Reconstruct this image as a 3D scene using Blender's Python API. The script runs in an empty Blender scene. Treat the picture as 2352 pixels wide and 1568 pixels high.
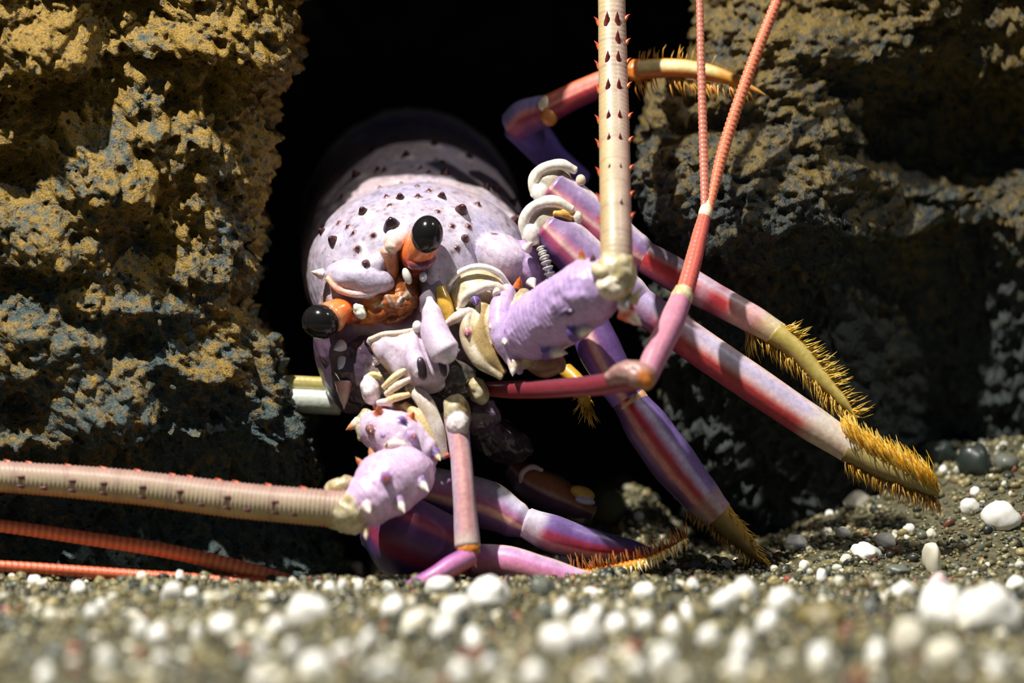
import bpy, bmesh, math, random
import numpy as np
from mathutils import Vector
from mathutils.kdtree import KDTree

random.seed(7)
RNG = np.random.default_rng(11)
SC = bpy.context.scene
COL = SC.collection

# ------------------------------------------------------------------ camera, world, lights, exposure
CAMH = 0.128            # lens height above the gravel crest, metres
PXM = 0.00025           # metres per photo pixel at one metre
cam_d = bpy.data.cameras.new('camera')
cam = bpy.data.objects.new('camera', cam_d)
COL.objects.link(cam)
cam.location = (0, -1.0, CAMH)
cam.rotation_euler = (math.radians(90), 0, 0)
cam_d.sensor_width = 36
cam_d.lens = 36 / (2352 * PXM)
cam_d.clip_start = 0.02
cam_d.dof.use_dof = True
cam_d.dof.focus_distance = 0.99
cam_d.dof.aperture_fstop = 2.3
cam_d.dof.aperture_ratio = 1.3
SC.camera = cam

w = bpy.data.worlds.new('world')
SC.world = w
w.use_nodes = True
w.node_tree.nodes['Background'].inputs[0].default_value = (0.32, 0.55, 0.8, 1)
w.node_tree.nodes['Background'].inputs[1].default_value = 0.085

SC.view_settings.view_transform = 'Standard'
SC.view_settings.look = 'None'
SC.view_settings.exposure = 0.0
SC.view_settings.gamma = 1.0
SC.view_settings.use_curve_mapping = False


def lamp(name, loc, target, power, color, size, spot=70):
    d = bpy.data.lights.new(name, 'SPOT')
    d.energy = power
    d.color = color
    d.shadow_soft_size = size
    d.spot_size = math.radians(spot)
    d.spot_blend = 0.5
    o = bpy.data.objects.new(name, d)
    COL.objects.link(o)
    o.location = loc
    v = Vector(target) - Vector(loc)
    o.rotation_euler = v.to_track_quat('-Z', 'Y').to_euler()
    return o


lamp('aquarium_lamp', (-0.52, -0.58, 1.52), (0, 0, 0.05), 210, (1.0, 0.96, 0.89), 0.022)
lamp('aquarium_lamp', (0.75, -0.38, 1.45), (0.05, 0, 0.05), 22, (1.0, 0.95, 0.88), 0.022)


# ------------------------------------------------------------------ helpers
def W(P):
    """photo pixel x, pixel y and offset towards the lens (in pixels, 0 = one metre) -> world metres"""
    P = np.asarray(P, dtype=float)
    d = 1.0 - P[..., 2] * PXM
    s = d * PXM
    return np.stack([(P[..., 0] - 1176) * s, d - 1.0, CAMH - (P[..., 1] - 784) * s], -1)


def lin(c):
    c = np.asarray(c, float) / 255.0
    return np.where(c <= 0.04045, c / 12.92, ((c + 0.055) / 1.055) ** 2.4)


def hash3(i, j, k, seed):
    n = (i * 374761393 + j * 668265263 + k * 2147483647 + seed * 1274126177) & 0xFFFFFFFF
    n = ((n ^ (n >> 13)) * 1274126177) & 0xFFFFFFFF
    n = n ^ (n >> 16)
    n = (n * 2246822519) & 0xFFFFFFFF
    return ((n ^ (n >> 15)) & 0xFFFFFF) / float(0xFFFFFF)


def vnoise(P, seed=0):
    """value noise, -1..1"""
    F = np.floor(P).astype(np.int64)
    f = P - F
    u = f * f * f * (f * (f * 6 - 15) + 10)
    r = 0
    for a in (0, 1):
        for b in (0, 1):
            for c in (0, 1):
                h = hash3(F[:, 0] + a, F[:, 1] + b, F[:, 2] + c, seed)
                wgt = (u[:, 0] if a else 1 - u[:, 0]) * (u[:, 1] if b else 1 - u[:, 1]) * (u[:, 2] if c else 1 - u[:, 2])
                r = r + h * wgt
    return r * 2 - 1


def fbm(P, octv=4, seed=0, gain=0.5):
    r, a, t = 0, 1.0, 0
    for o in range(octv):
        r = r + a * vnoise(P * (2.03 ** o) + 17.3 * o, seed + o)
        t += a
        a *= gain
    return r / t


def worley(P, seed=0):
    F = np.floor(P).astype(np.int64)
    f = P - F
    best = np.full(len(P), 9.0)
    for a in (-1, 0, 1):
        for b in (-1, 0, 1):
            for c in (-1, 0, 1):
                i, j, k = F[:, 0] + a, F[:, 1] + b, F[:, 2] + c
                q = np.stack([a + hash3(i, j, k, seed), b + hash3(i, j, k, seed + 91), c + hash3(i, j, k, seed + 57)], 1)
                best = np.minimum(best, ((q - f) ** 2).sum(1))
    return np.sqrt(best)


def smooth(x, a, b):
    t = np.clip((np.asarray(x, float) - a) / (b - a), 0, 1)
    return t * t * (3 - 2 * t)


def ramp(stops, s):
    """stops [(s, (r,g,b) sRGB)] ascending in s -> linear colours"""
    xs = [a for a, _ in stops]
    cs = np.array([lin(c) for _, c in stops])
    s = np.asarray(s, float)
    return np.stack([np.interp(s, xs, cs[:, i]) for i in range(3)], -1)


def make_mesh(name, V, faces, cols=None, smooth_shade=True, recalc=True):
    me = bpy.data.meshes.new(name)
    V = np.asarray(V, float)
    if isinstance(faces, np.ndarray):
        k = faces.shape[1]
        me.vertices.add(len(V))
        me.vertices.foreach_set('co', V.ravel())
        me.loops.add(faces.size)
        me.loops.foreach_set('vertex_index', faces.ravel().astype(np.int32))
        me.polygons.add(len(faces))
        me.polygons.foreach_set('loop_start', np.arange(0, faces.size, k, dtype=np.int32))
        me.update(calc_edges=True)
    else:
        me.from_pydata(V.tolist(), [], faces)
    if recalc:
        bm = bmesh.new()
        bm.from_mesh(me)
        bmesh.ops.recalc_face_normals(bm, faces=bm.faces)
        bm.to_mesh(me)
        bm.free()
    if cols is not None:
        at = me.color_attributes.new('Col', 'FLOAT_COLOR', 'POINT')
        C4 = np.ones((len(V), 4))
        C4[:, :3] = cols
        at.data.foreach_set('color', C4.ravel())
    if smooth_shade:
        me.polygons.foreach_set('use_smooth', np.ones(len(me.polygons), bool))
    me.update()
    return me


def obj(name, me, mat, parent=None):
    o = bpy.data.objects.new(name, me)
    COL.objects.link(o)
    if mat is not None and not me.materials:
        me.materials.append(mat)
    if parent is not None:
        o.parent = parent
    return o


def tag(o, label, cat, group=None, kind=None):
    o['label'] = label
    if cat:
        o['category'] = cat
    if group:
        o['group'] = group
    if kind:
        o['kind'] = kind
    return o


class Geo:
    """collects shapes given in photo-pixel space, with a pigment per vertex"""

    def __init__(self):
        self.V, self.F, self.C, self.n = [], [], [], 0

    def add(self, V, F, C):
        V = np.asarray(V, float)
        self.V.append(V)
        C = np.asarray(C, float)
        if C.ndim == 1:
            C = np.tile(C, (len(V), 1))
        self.C.append(C)
        self.F += [tuple(i + self.n for i in f) for f in F]
        self.n += len(V)
        return self

    def tube(self, path, rad, col, n=28, m=60, flat=1.0, rings=0, ring_amp=0.03, disp=0, dscale=30, seed=0, caps=True, roll=0.0):
        P = np.asarray(path, float)
        R = np.asarray(rad, float)
        k = len(P)
        seg = np.r_[0, np.cumsum(np.linalg.norm(np.diff(P, axis=0), axis=1))]
        seg /= seg[-1]
        t = np.linspace(0, 1, m)
        # Catmull-Rom through the points
        Q = np.zeros((m, 3))
        T_ = np.gradient(P, seg, axis=0) if k > 2 else np.tile(P[1] - P[0], (2, 1))
        idx = np.clip(np.searchsorted(seg, t, side='right') - 1, 0, k - 2)
        h = seg[idx + 1] - seg[idx]
        u = (t - seg[idx]) / h
        h00 = 2 * u**3 - 3 * u**2 + 1
        h10 = u**3 - 2 * u**2 + u
        h01 = -2 * u**3 + 3 * u**2
        h11 = u**3 - u**2
        Q = h00[:, None] * P[idx] + (h10 * h)[:, None] * T_[idx] + h01[:, None] * P[idx + 1] + (h11 * h)[:, None] * T_[idx + 1]
        us = u * u * (3 - 2 * u)
        r = R[idx] * (1 - us) + R[idx + 1] * us
        if rings:
            r = r * (1 + ring_amp * np.cos(2 * np.pi * rings * t))
        T = np.gradient(Q, axis=0)
        T /= np.linalg.norm(T, axis=1)[:, None] + 1e-9
        Zc = np.array([0, 0.0, 1.0])
        B = Zc - T * (T @ Zc)[:, None]
        B /= np.linalg.norm(B, axis=1)[:, None] + 1e-9
        N = np.cross(T, B)
        a = np.linspace(0, 2 * np.pi, n, endpoint=False)
        ca, sa = np.cos(a), np.sin(a)
        if caps:
            e0 = np.array([0.0, 0.55, 0.85])
            Qx = [Q[:1] - T[:1] * r[0] * 0.35, Q[:1] - T[:1] * r[0] * 0.3, Q[:1] - T[:1] * r[0] * 0.15]
            Qy = [Q[-1:] + T[-1:] * r[-1] * 0.15, Q[-1:] + T[-1:] * r[-1] * 0.3, Q[-1:] + T[-1:] * r[-1] * 0.35]
            Q = np.concatenate(Qx + [Q] + Qy)
            r = np.r_[r[0] * e0, r, r[-1] * e0[::-1]]
            N = np.concatenate([N[:1]] * 3 + [N] + [N[-1:]] * 3)
            B = np.concatenate([B[:1]] * 3 + [B] + [B[-1:]] * 3)
            t = np.r_[0, 0, 0, t, 1, 1, 1]
        m2 = len(Q)
        cr, sr = math.cos(roll), math.sin(roll)
        ex = ca[None, :]
        ey = sa[None, :] * flat
        cx, cy = ex * cr - ey * sr, ex * sr + ey * cr
        V = Q[:, None, :] + r[:, None, None] * (cx[..., None] * N[:, None, :] + cy[..., None] * B[:, None, :])
        V = V.reshape(-1, 3)
        if disp:
            dirs = (V - np.repeat(Q, n, 0))
            dirs /= np.linalg.norm(dirs, axis=1)[:, None] + 1e-6
            V = V + dirs * (disp * fbm(V / dscale, 3, seed))[:, None] * np.minimum(1, np.repeat(r, n) / (disp * 2 + 1e-6))[:, None]
        tt = np.repeat(t, n)
        ss = np.tile(ca, m2)
        if callable(col):
            C = col(tt, ss, V)
        else:
            C = np.tile(lin(col), (len(V), 1))
        F = []
        for i in range(m2 - 1):
            for j in range(n):
                j2 = (j + 1) % n
                F.append((i * n + j, i * n + j2, (i + 1) * n + j2, (i + 1) * n + j))
        F.append(tuple(range(n)))
        F.append(tuple((m2 - 1) * n + j for j in range(n)))
        self.add(V, F, C)
        return self

    def blob(self, c, r, ang=0, col=(200, 200, 200), nu=36, nv=24, disp=0, dscale=30, seed=0, power=1.0, tilt=0):
        th = np.linspace(0, np.pi, nv)
        ph = np.linspace(0, 2 * np.pi, nu, endpoint=False)
        TH, PH = np.meshgrid(th, ph, indexing='ij')
        sg = lambda x: np.sign(x) * np.abs(x) ** power
        X = np.stack([sg(np.sin(TH)) * sg(np.cos(PH)), sg(np.cos(TH)), sg(np.sin(TH)) * sg(np.sin(PH))], -1).reshape(-1, 3)
        U = X / (np.linalg.norm(X, axis=1)[:, None] + 1e-9)
        V = X * np.asarray(r, float)
        if disp:
            V = V + U * (disp * fbm((V + np.asarray(c)) / dscale, 3, seed))[:, None]
        A = math.radians(tilt)
        ca, sa = math.cos(A), math.sin(A)
        V = np.stack([V[:, 0], V[:, 1] * ca - V[:, 2] * sa, V[:, 1] * sa + V[:, 2] * ca], 1)
        A = math.radians(ang)
        ca, sa = math.cos(A), math.sin(A)
        V = np.stack([V[:, 0] * ca - V[:, 1] * sa, V[:, 0] * sa + V[:, 1] * ca, V[:, 2]], 1) + np.asarray(c, float)
        C = col(X, V) if callable(col) else np.tile(lin(col), (len(V), 1))
        F = []
        for i in range(nv - 1):
            for j in range(nu):
                j2 = (j + 1) % nu
                if i == 0:
                    F.append((0, (i + 1) * nu + j2, (i + 1) * nu + j))
                elif i == nv - 2:
                    F.append((i * nu + j, i * nu + j2, (nv - 1) * nu))
                else:
                    F.append((i * nu + j, i * nu + j2, (i + 1) * nu + j2, (i + 1) * nu + j))
        self.add(V, F, C)
        return self

    def fuse(self, vox, soften):
        """grow the collected shapes together into one skin, pigments blended where they meet"""
        V = np.concatenate(self.V)
        C = np.concatenate(self.C)
        me = make_mesh('tmp', V, self.F)
        o = bpy.data.objects.new('tmp', me)
        COL.objects.link(o)
        md = o.modifiers.new('r', 'REMESH')
        md.mode = 'VOXEL'
        md.voxel_size = vox
        if soften:
            sm = o.modifiers.new('s', 'SMOOTH')
            sm.iterations = soften
            sm.factor = 0.5
        ev = o.evaluated_get(bpy.context.evaluated_depsgraph_get())
        m2 = ev.to_mesh()
        n = len(m2.vertices)
        NV = np.empty(n * 3)
        m2.vertices.foreach_get('co', NV)
        NV = NV.reshape(-1, 3)
        NF = [tuple(p.vertices) for p in m2.polygons]
        ev.to_mesh_clear()
        bpy.data.objects.remove(o)
        bpy.data.meshes.remove(me)
        kd = KDTree(len(V))
        for i, v in enumerate(V):
            kd.insert(v, i)
        kd.balance()
        NC = np.empty((n, 3))
        for i in range(n):
            acc, wt = 0, 0
            for _, k, dd in kd.find_n(NV[i], 5):
                w_ = 1 / (dd + 1.5) ** 2
                acc = acc + C[k] * w_
                wt += w_
            NC[i] = acc / wt
        m_ = fbm(NV / 13, 3, 700)
        sp = np.clip(fbm(NV / 5.0, 2, 701) * 2.2 - 0.55, 0, 1)[:, None]
        NC = NC * (1 + 0.22 * m_)[:, None]
        NC = np.clip(NC * (1 - 0.45 * sp) + NC * lin((190, 120, 110)) * 0.45 * sp, 0, 1)
        self.V, self.F, self.C, self.n = [NV], NF, [NC], n

    def spine(self, p, d, L, r, c0, c1, n=10, frac=0.35, bend=0.0, tip=0.1):
        """a curved thorn from p along d, colour c0 at the root turning to c1 from frac on"""
        d = np.asarray(d, float)
        d /= np.linalg.norm(d)
        L, r = L * 0.88, r * 0.85
        p = np.asarray(p, float)
        q = p + d * L
        mid = (p + q) / 2 + np.array([0, -bend * L, 0])
        f = lambda t, s, V: lin(c0) + (lin(c1) - lin(c0)) * smooth(t, frac, frac + 0.25)[:, None]
        return self.tube([p - d * r * 0.5, p + (mid - p) * 0.35, mid, q], [r * 1.3, r, r * (0.62 + tip * 0.5), r * tip], f, n=n, m=10, caps=False)

    def build(self, name, mat, parent=None, fuse=0, soften=3):
        if fuse:
            self.fuse(fuse, soften)
        V = W(np.concatenate(self.V))
        root = parent
        while root is not None and root.parent is not None:
            root = root.parent
        if root is not None:
            V = V - np.array(root.location)
        return obj(name, make_mesh(name, V, self.F, np.concatenate(self.C)), mat, parent)


# ------------------------------------------------------------------ materials
def new_mat(name):
    m = bpy.data.materials.new(name)
    m.use_nodes = True
    nt = m.node_tree
    return m, nt, nt.nodes, nt.links, nt.nodes['Principled BSDF']


def shell_mat(name, rough=0.38, speck=0.12, scale=900, bump=0.25, spec=0.5, sss=0.0, coat=0.15):
    m, nt, N, L, b = new_mat(name)
    at = N.new('ShaderNodeAttribute')
    at.attribute_name = 'Col'
    tc = N.new('ShaderNodeTexCoord')
    nz = N.new('ShaderNodeTexNoise')
    nz.inputs['Scale'].default_value = scale
    nz.inputs['Detail'].default_value = 4
    L.new(tc.outputs['Object'], nz.inputs['Vector'])
    mr = N.new('ShaderNodeMapRange')
    mr.inputs['From Min'].default_value = 0.3
    mr.inputs['From Max'].default_value = 0.7
    mr.inputs['To Min'].default_value = 1 - speck
    mr.inputs['To Max'].default_value = 1 + speck * 0.5
    L.new(nz.outputs['Fac'], mr.inputs['Value'])
    mx = N.new('ShaderNodeVectorMath')
    mx.operation = 'SCALE'
    L.new(at.outputs['Color'], mx.inputs[0])
    L.new(mr.outputs[0], mx.inputs['Scale'])
    L.new(mx.outputs[0], b.inputs['Base Color'])
    b.inputs['Roughness'].default_value = rough
    b.inputs['Specular IOR Level'].default_value = spec
    b.inputs['Coat Weight'].default_value = coat
    b.inputs['Coat Roughness'].default_value = 0.2
    if sss:
        b.inputs['Subsurface Weight'].default_value = sss
        b.inputs['Subsurface Scale'].default_value = 0.002
        b.inputs['Subsurface Radius'].default_value = (1.0, 0.6, 0.5)
    bp = N.new('ShaderNodeBump')
    bp.inputs['Strength'].default_value = bump
    bp.inputs['Distance'].default_value = 0.0006
    L.new(nz.outputs['Fac'], bp.inputs['Height'])
    L.new(bp.outputs[0], b.inputs['Normal'])
    return m


M_SHELL = shell_mat('shell')
M_LEG = shell_mat('leg_shell', rough=0.42, speck=0.16, scale=420, bump=0.2, coat=0.06)
M_FLAG = shell_mat('flagellum_shell', rough=0.45, speck=0.12, scale=700, bump=0.2)
M_HAIR = shell_mat('bristle', rough=0.4, speck=0.05, bump=0, coat=0.3)
M_WET = shell_mat('wet_flesh', rough=0.2, speck=0.2, scale=350, bump=0.4, coat=0.6)


def eye_mat():
    m, nt, N, L, b = new_mat('eye_black')
    b.inputs['Base Color'].default_value = (0.010, 0.009, 0.009, 1)
    b.inputs['Roughness'].default_value = 0.16
    b.inputs['Specular IOR Level'].default_value = 0.35
    b.inputs['Coat Weight'].default_value = 0.0
    return m


M_EYE = eye_mat()


def rock_mat(name, ochre, grey, dark, amt=0.5, bump=1.0, zlo=-0.2, zhi=0.25, lowc=None):
    m, nt, N, L, b = new_mat(name)
    tc = N.new('ShaderNodeTexCoord')

    def noise(scale, detail, rough=0.6):
        n = N.new('ShaderNodeTexNoise')
        n.inputs['Scale'].default_value = scale
        n.inputs['Detail'].default_value = detail
        n.inputs['Roughness'].default_value = rough
        L.new(tc.outputs['Object'], n.inputs['Vector'])
        return n
    n1, n2, n3 = noise(22, 6), noise(160, 5, 0.65), noise(900, 3)
    cr = N.new('ShaderNodeValToRGB')
    e = cr.color_ramp.elements
    e[0].position = 0.41 + 0.2 * (0.5 - amt)
    e[0].color = (*lin(grey), 1)
    e[1].position = 0.55 + 0.2 * (0.5 - amt)
    e[1].color = (*lin(ochre), 1)
    # algae thin out downwards; the grey also paints in the lower rock's shade
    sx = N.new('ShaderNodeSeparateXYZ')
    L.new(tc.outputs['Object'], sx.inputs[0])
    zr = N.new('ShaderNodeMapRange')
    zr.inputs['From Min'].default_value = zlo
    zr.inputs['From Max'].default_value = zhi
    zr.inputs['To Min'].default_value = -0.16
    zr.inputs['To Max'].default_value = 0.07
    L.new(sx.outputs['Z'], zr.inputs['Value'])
    ad = N.new('ShaderNodeMath')
    ad.operation = 'MULTIPLY_ADD'
    ad.inputs[1].default_value = 0.62
    L.new(n2.outputs['Fac'], ad.inputs[0])
    sc = N.new('ShaderNodeMath')
    sc.operation = 'MULTIPLY'
    sc.inputs[1].default_value = 0.38
    L.new(n1.outputs['Fac'], sc.inputs[0])
    L.new(sc.outputs[0], ad.inputs[2])
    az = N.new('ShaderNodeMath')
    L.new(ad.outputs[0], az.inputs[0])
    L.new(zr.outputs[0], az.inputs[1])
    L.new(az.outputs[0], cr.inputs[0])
    # dark pores of the lava rock
    vo = N.new('ShaderNodeTexVoronoi')
    vo.inputs['Scale'].default_value = 190
    L.new(tc.outputs['Object'], vo.inputs['Vector'])
    vr = N.new('ShaderNodeValToRGB')
    vr.color_ramp.elements[0].position = 0.10
    vr.color_ramp.elements[1].position = 0.34
    L.new(vo.outputs['Distance'], vr.inputs[0])
    n4 = noise(70, 3)
    gate = N.new('ShaderNodeMapRange')
    gate.inputs['From Min'].default_value = 0.42
    gate.inputs['From Max'].default_value = 0.58
    L.new(n4.outputs['Fac'], gate.inputs['Value'])
    mxv = N.new('ShaderNodeMath')
    mxv.operation = 'MAXIMUM'
    L.new(vr.outputs[0], mxv.inputs[0])
    L.new(gate.outputs[0], mxv.inputs[1])
    mix = N.new('ShaderNodeMix')
    mix.data_type = 'RGBA'
    mix.inputs[6].default_value = (*lin(dark), 1)
    L.new(mxv.outputs[0], mix.inputs[0])
    L.new(cr.outputs[0], mix.inputs[7])
    # fine speckle
    sp = N.new('ShaderNodeMapRange')
    sp.inputs['From Min'].default_value = 0.3
    sp.inputs['From Max'].default_value = 0.7
    sp.inputs['To Min'].default_value = 0.45
    sp.inputs['To Max'].default_value = 1.35
    L.new(n3.outputs['Fac'], sp.inputs['Value'])
    mu = N.new('ShaderNodeVectorMath')
    mu.operation = 'SCALE'
    L.new(mix.outputs[2], mu.inputs[0])
    L.new(sp.outputs[0], mu.inputs['Scale'])
    L.new(mu.outputs[0], b.inputs['Base Color'])
    b.inputs['Roughness'].default_value = 0.46
    b.inputs['Specular IOR Level'].default_value = 0.5
    b1 = N.new('ShaderNodeBump')
    b1.inputs['Strength'].default_value = 0.9 * bump
    b1.inputs['Distance'].default_value = 0.004
    L.new(n2.outputs['Fac'], b1.inputs['Height'])
    b2 = N.new('ShaderNodeBump')
    b2.inputs['Strength'].default_value = 0.8 * bump
    b2.inputs['Distance'].default_value = 0.003
    L.new(mxv.outputs[0], b2.inputs['Height'])
    L.new(b1.outputs[0], b2.inputs['Normal'])
    b3 = N.new('ShaderNodeBump')
    b3.inputs['Strength'].default_value = 0.8 * bump
    b3.inputs['Distance'].default_value = 0.0012
    L.new(n3.outputs['Fac'], b3.inputs['Height'])
    L.new(b2.outputs[0], b3.inputs['Normal'])
    L.new(b3.outputs[0], b.inputs['Normal'])
    return m


M_ROCK_L = rock_mat('ochre_lava_rock', (148, 116, 32), (62, 80, 80), (20, 20, 22), 0.54, zlo=-0.02, zhi=0.30)
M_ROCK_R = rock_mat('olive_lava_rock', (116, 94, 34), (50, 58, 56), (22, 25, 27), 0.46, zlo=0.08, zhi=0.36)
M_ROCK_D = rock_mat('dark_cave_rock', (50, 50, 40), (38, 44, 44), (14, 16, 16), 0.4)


def gravel_mat(name, rough=0.55):
    m, nt, N, L, b = new_mat(name)
    at = N.new('ShaderNodeAttribute')
    at.attribute_name = 'Col'
    tc = N.new('ShaderNodeTexCoord')
    nz = N.new('ShaderNodeTexNoise')
    nz.inputs['Scale'].default_value = 1500
    L.new(tc.outputs['Object'], nz.inputs['Vector'])
    mr = N.new('ShaderNodeMapRange')
    mr.inputs['To Min'].default_value = 0.6
    mr.inputs['To Max'].default_value = 1.4
    L.new(nz.outputs['Fac'], mr.inputs['Value'])
    mx = N.new('ShaderNodeVectorMath')
    mx.operation = 'SCALE'
    L.new(at.outputs['Color'], mx.inputs[0])
    L.new(mr.outputs[0], mx.inputs['Scale'])
    L.new(mx.outputs[0], b.inputs['Base Color'])
    b.inputs['Roughness'].default_value = rough
    return m


M_GRAVEL = gravel_mat('gravel_grains', 0.42)


def plain_mat(name, c, rough=0.5, scale=600, var=0.15):
    m, nt, N, L, b = new_mat(name)
    tc = N.new('ShaderNodeTexCoord')
    nz = N.new('ShaderNodeTexNoise')
    nz.inputs['Scale'].default_value = scale
    L.new(tc.outputs['Object'], nz.inputs['Vector'])
    cr = N.new('ShaderNodeValToRGB')
    cl = lin(c)
    cr.color_ramp.elements[0].position = 0.3
    cr.color_ramp.elements[1].position = 0.7
    cr.color_ramp.elements[0].color = (*(cl * (1 - var)), 1)
    cr.color_ramp.elements[1].color = (*np.minimum(cl * (1 + var), 1), 1)
    L.new(nz.outputs['Fac'], cr.inputs[0])
    L.new(cr.outputs[0], b.inputs['Base Color'])
    b.inputs['Roughness'].default_value = rough
    return m


M_SAND = plain_mat('coarse_sand', (84, 80, 58), 0.8, 400, 0.5)
M_WHITE = plain_mat('white_shell_grit', (246, 244, 236), 0.4, 500, 0.06)
M_CREAM = plain_mat('cream_shell_grit', (232, 226, 204), 0.45, 500, 0.1)
M_GREY = plain_mat('grey_pebble', (104, 108, 98), 0.4, 500, 0.25)
M_MOSS = plain_mat('mossy_stone', (78, 80, 52), 0.5, 260, 0.5)
M_DARK = plain_mat('dark_green_pebble', (44, 52, 48), 0.35, 400, 0.3)
M_RED = plain_mat('rusty_pebble', (160, 84, 64), 0.5, 500, 0.2)
M_PINK = plain_mat('pink_shell_grit', (228, 196, 196), 0.45, 500, 0.1)
M_OCHRE = plain_mat('tan_pebble', (122, 110, 68), 0.5, 500, 0.3)


# ------------------------------------------------------------------ the ground
def sand_h(x, d):
    x = np.asarray(x, float)
    d = np.asarray(d, float)
    x, d = np.broadcast_arrays(x, d)
    P = np.stack([x.ravel() * 22, d.ravel() * 22, np.zeros(x.size)], 1)
    n = fbm(P, 3, 5).reshape(x.shape) * 0.006 * np.clip((1.25 - d) / 0.2, 0, 1)
    dip = -0.024 * smooth(d, 0.94, 1.0) * (1 - smooth(x, 0.03, 0.10))
    bank = 0.062 * smooth(x, 0.125, 0.315) * smooth(d, 0.93, 1.11)
    den = 0.038 * smooth(d, 1.03, 1.11) * smooth(x, -0.02, 0.04) * (1 - smooth(x, 0.075, 0.12))
    return n + dip + bank + den


xs = np.linspace(-0.75, 0.75, 260)
ds = np.linspace(0.42, 1.7, 240)
X, D = np.meshgrid(xs, ds)
H = sand_h(X, D)
V = np.stack([X, D - 1, H], -1).reshape(-1, 3)
nx = len(xs)
ii, jj = np.meshgrid(np.arange(len(ds) - 1), np.arange(nx - 1), indexing='ij')
q = (ii * nx + jj).ravel()
F = np.stack([q, q + 1, q + nx + 1, q + nx], 1)
floor = obj('floor', make_mesh('floor', V, F, recalc=False), M_SAND)
floor['kind'] = 'structure'
floor['label'] = 'sloping bed of coarse olive sand under the gravel'


def unit_ico(sub):
    bm = bmesh.new()
    bmesh.ops.create_icosphere(bm, subdivisions=sub, radius=1)
    v = np.array([p.co[:] for p in bm.verts])
    f = np.array([[p.index for p in q.verts] for q in bm.faces])
    bm.free()
    return v, f


def gravel():
    v1, f1 = unit_ico(2)
    v0, f0 = unit_ico(1)
    n = 30000
    d = 0.56 + (1.22 - 0.56) * RNG.random(n) ** 0.8
    x = (RNG.random(n) - 0.5) * 2 * (0.34 * d + 0.01)
    h = sand_h(x, d)
    size = np.where(RNG.random(n) < 0.16, RNG.uniform(0.0017, 0.0034, n), RNG.uniform(0.0007, 0.0018, n))
    pal = np.array([lin(c) for c in [(96, 92, 66), (126, 118, 80), (148, 138, 94), (66, 70, 60), (112, 116, 98), (172, 156, 106),
                                     (200, 190, 152), (146, 92, 66), (234, 230, 210), (46, 50, 48)]])
    pw = np.array([20, 20, 16, 9, 10, 9, 6, 2.5, 5, 6.0])
    ci = RNG.choice(len(pal), n, p=pw / pw.sum())
    Vs, Fs, Cs, off = [], [], [], 0
    var = []
    for k in range(12):
        vv = v1 + 0.0
        vv = vv * (1 + 0.32 * fbm(vv * 1.3 + k * 9.1, 2, k))[:, None]
        var.append(vv)
    for k in range(12):
        idx = np.where(np.arange(n) % 12 == k)[0]
        a = RNG.random(len(idx)) * 6.28
        b = RNG.random(len(idx)) * 6.28
        base = var[k]
        sc = np.stack([RNG.uniform(0.7, 1.4, len(idx)), RNG.uniform(0.7, 1.2, len(idx)), RNG.uniform(0.6, 1.0, len(idx))], 1) * size[idx][:, None]
        P = base[None] * sc[:, None, :]
        ca, sa = np.cos(a)[:, None], np.sin(a)[:, None]
        P = np.stack([P[..., 0] * ca - P[..., 1] * sa, P[..., 0] * sa + P[..., 1] * ca, P[..., 2]], -1)
        cb, sb = np.cos(b)[:, None], np.sin(b)[:, None]
        P = np.stack([P[..., 0], P[..., 1] * cb - P[..., 2] * sb, P[..., 1] * sb + P[..., 2] * cb], -1)
        P[..., 0] += x[idx][:, None]
        P[..., 1] += (d[idx] - 1)[:, None]
        P[..., 2] += (h[idx] + size[idx] * 0.35)[:, None]
        nv = len(base)
        Vs.append(P.reshape(-1, 3))
        Fs.append((f1[None] + (np.arange(len(idx)) * nv)[:, None, None]).reshape(-1, 3) + off)
        Cs.append(np.repeat(pal[ci[idx]] * 0.72 * RNG.uniform(0.7, 1.3, len(idx))[:, None], nv, 0))
        off += nv * len(idx)
    me = make_mesh('gravel', np.concatenate(Vs), np.concatenate(Fs), np.concatenate(Cs), recalc=False)
    o = obj('gravel', me, M_GRAVEL)
    tag(o, 'fine olive and black gravel covering the whole tank bed', 'gravel', kind='stuff')


gravel()


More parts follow.
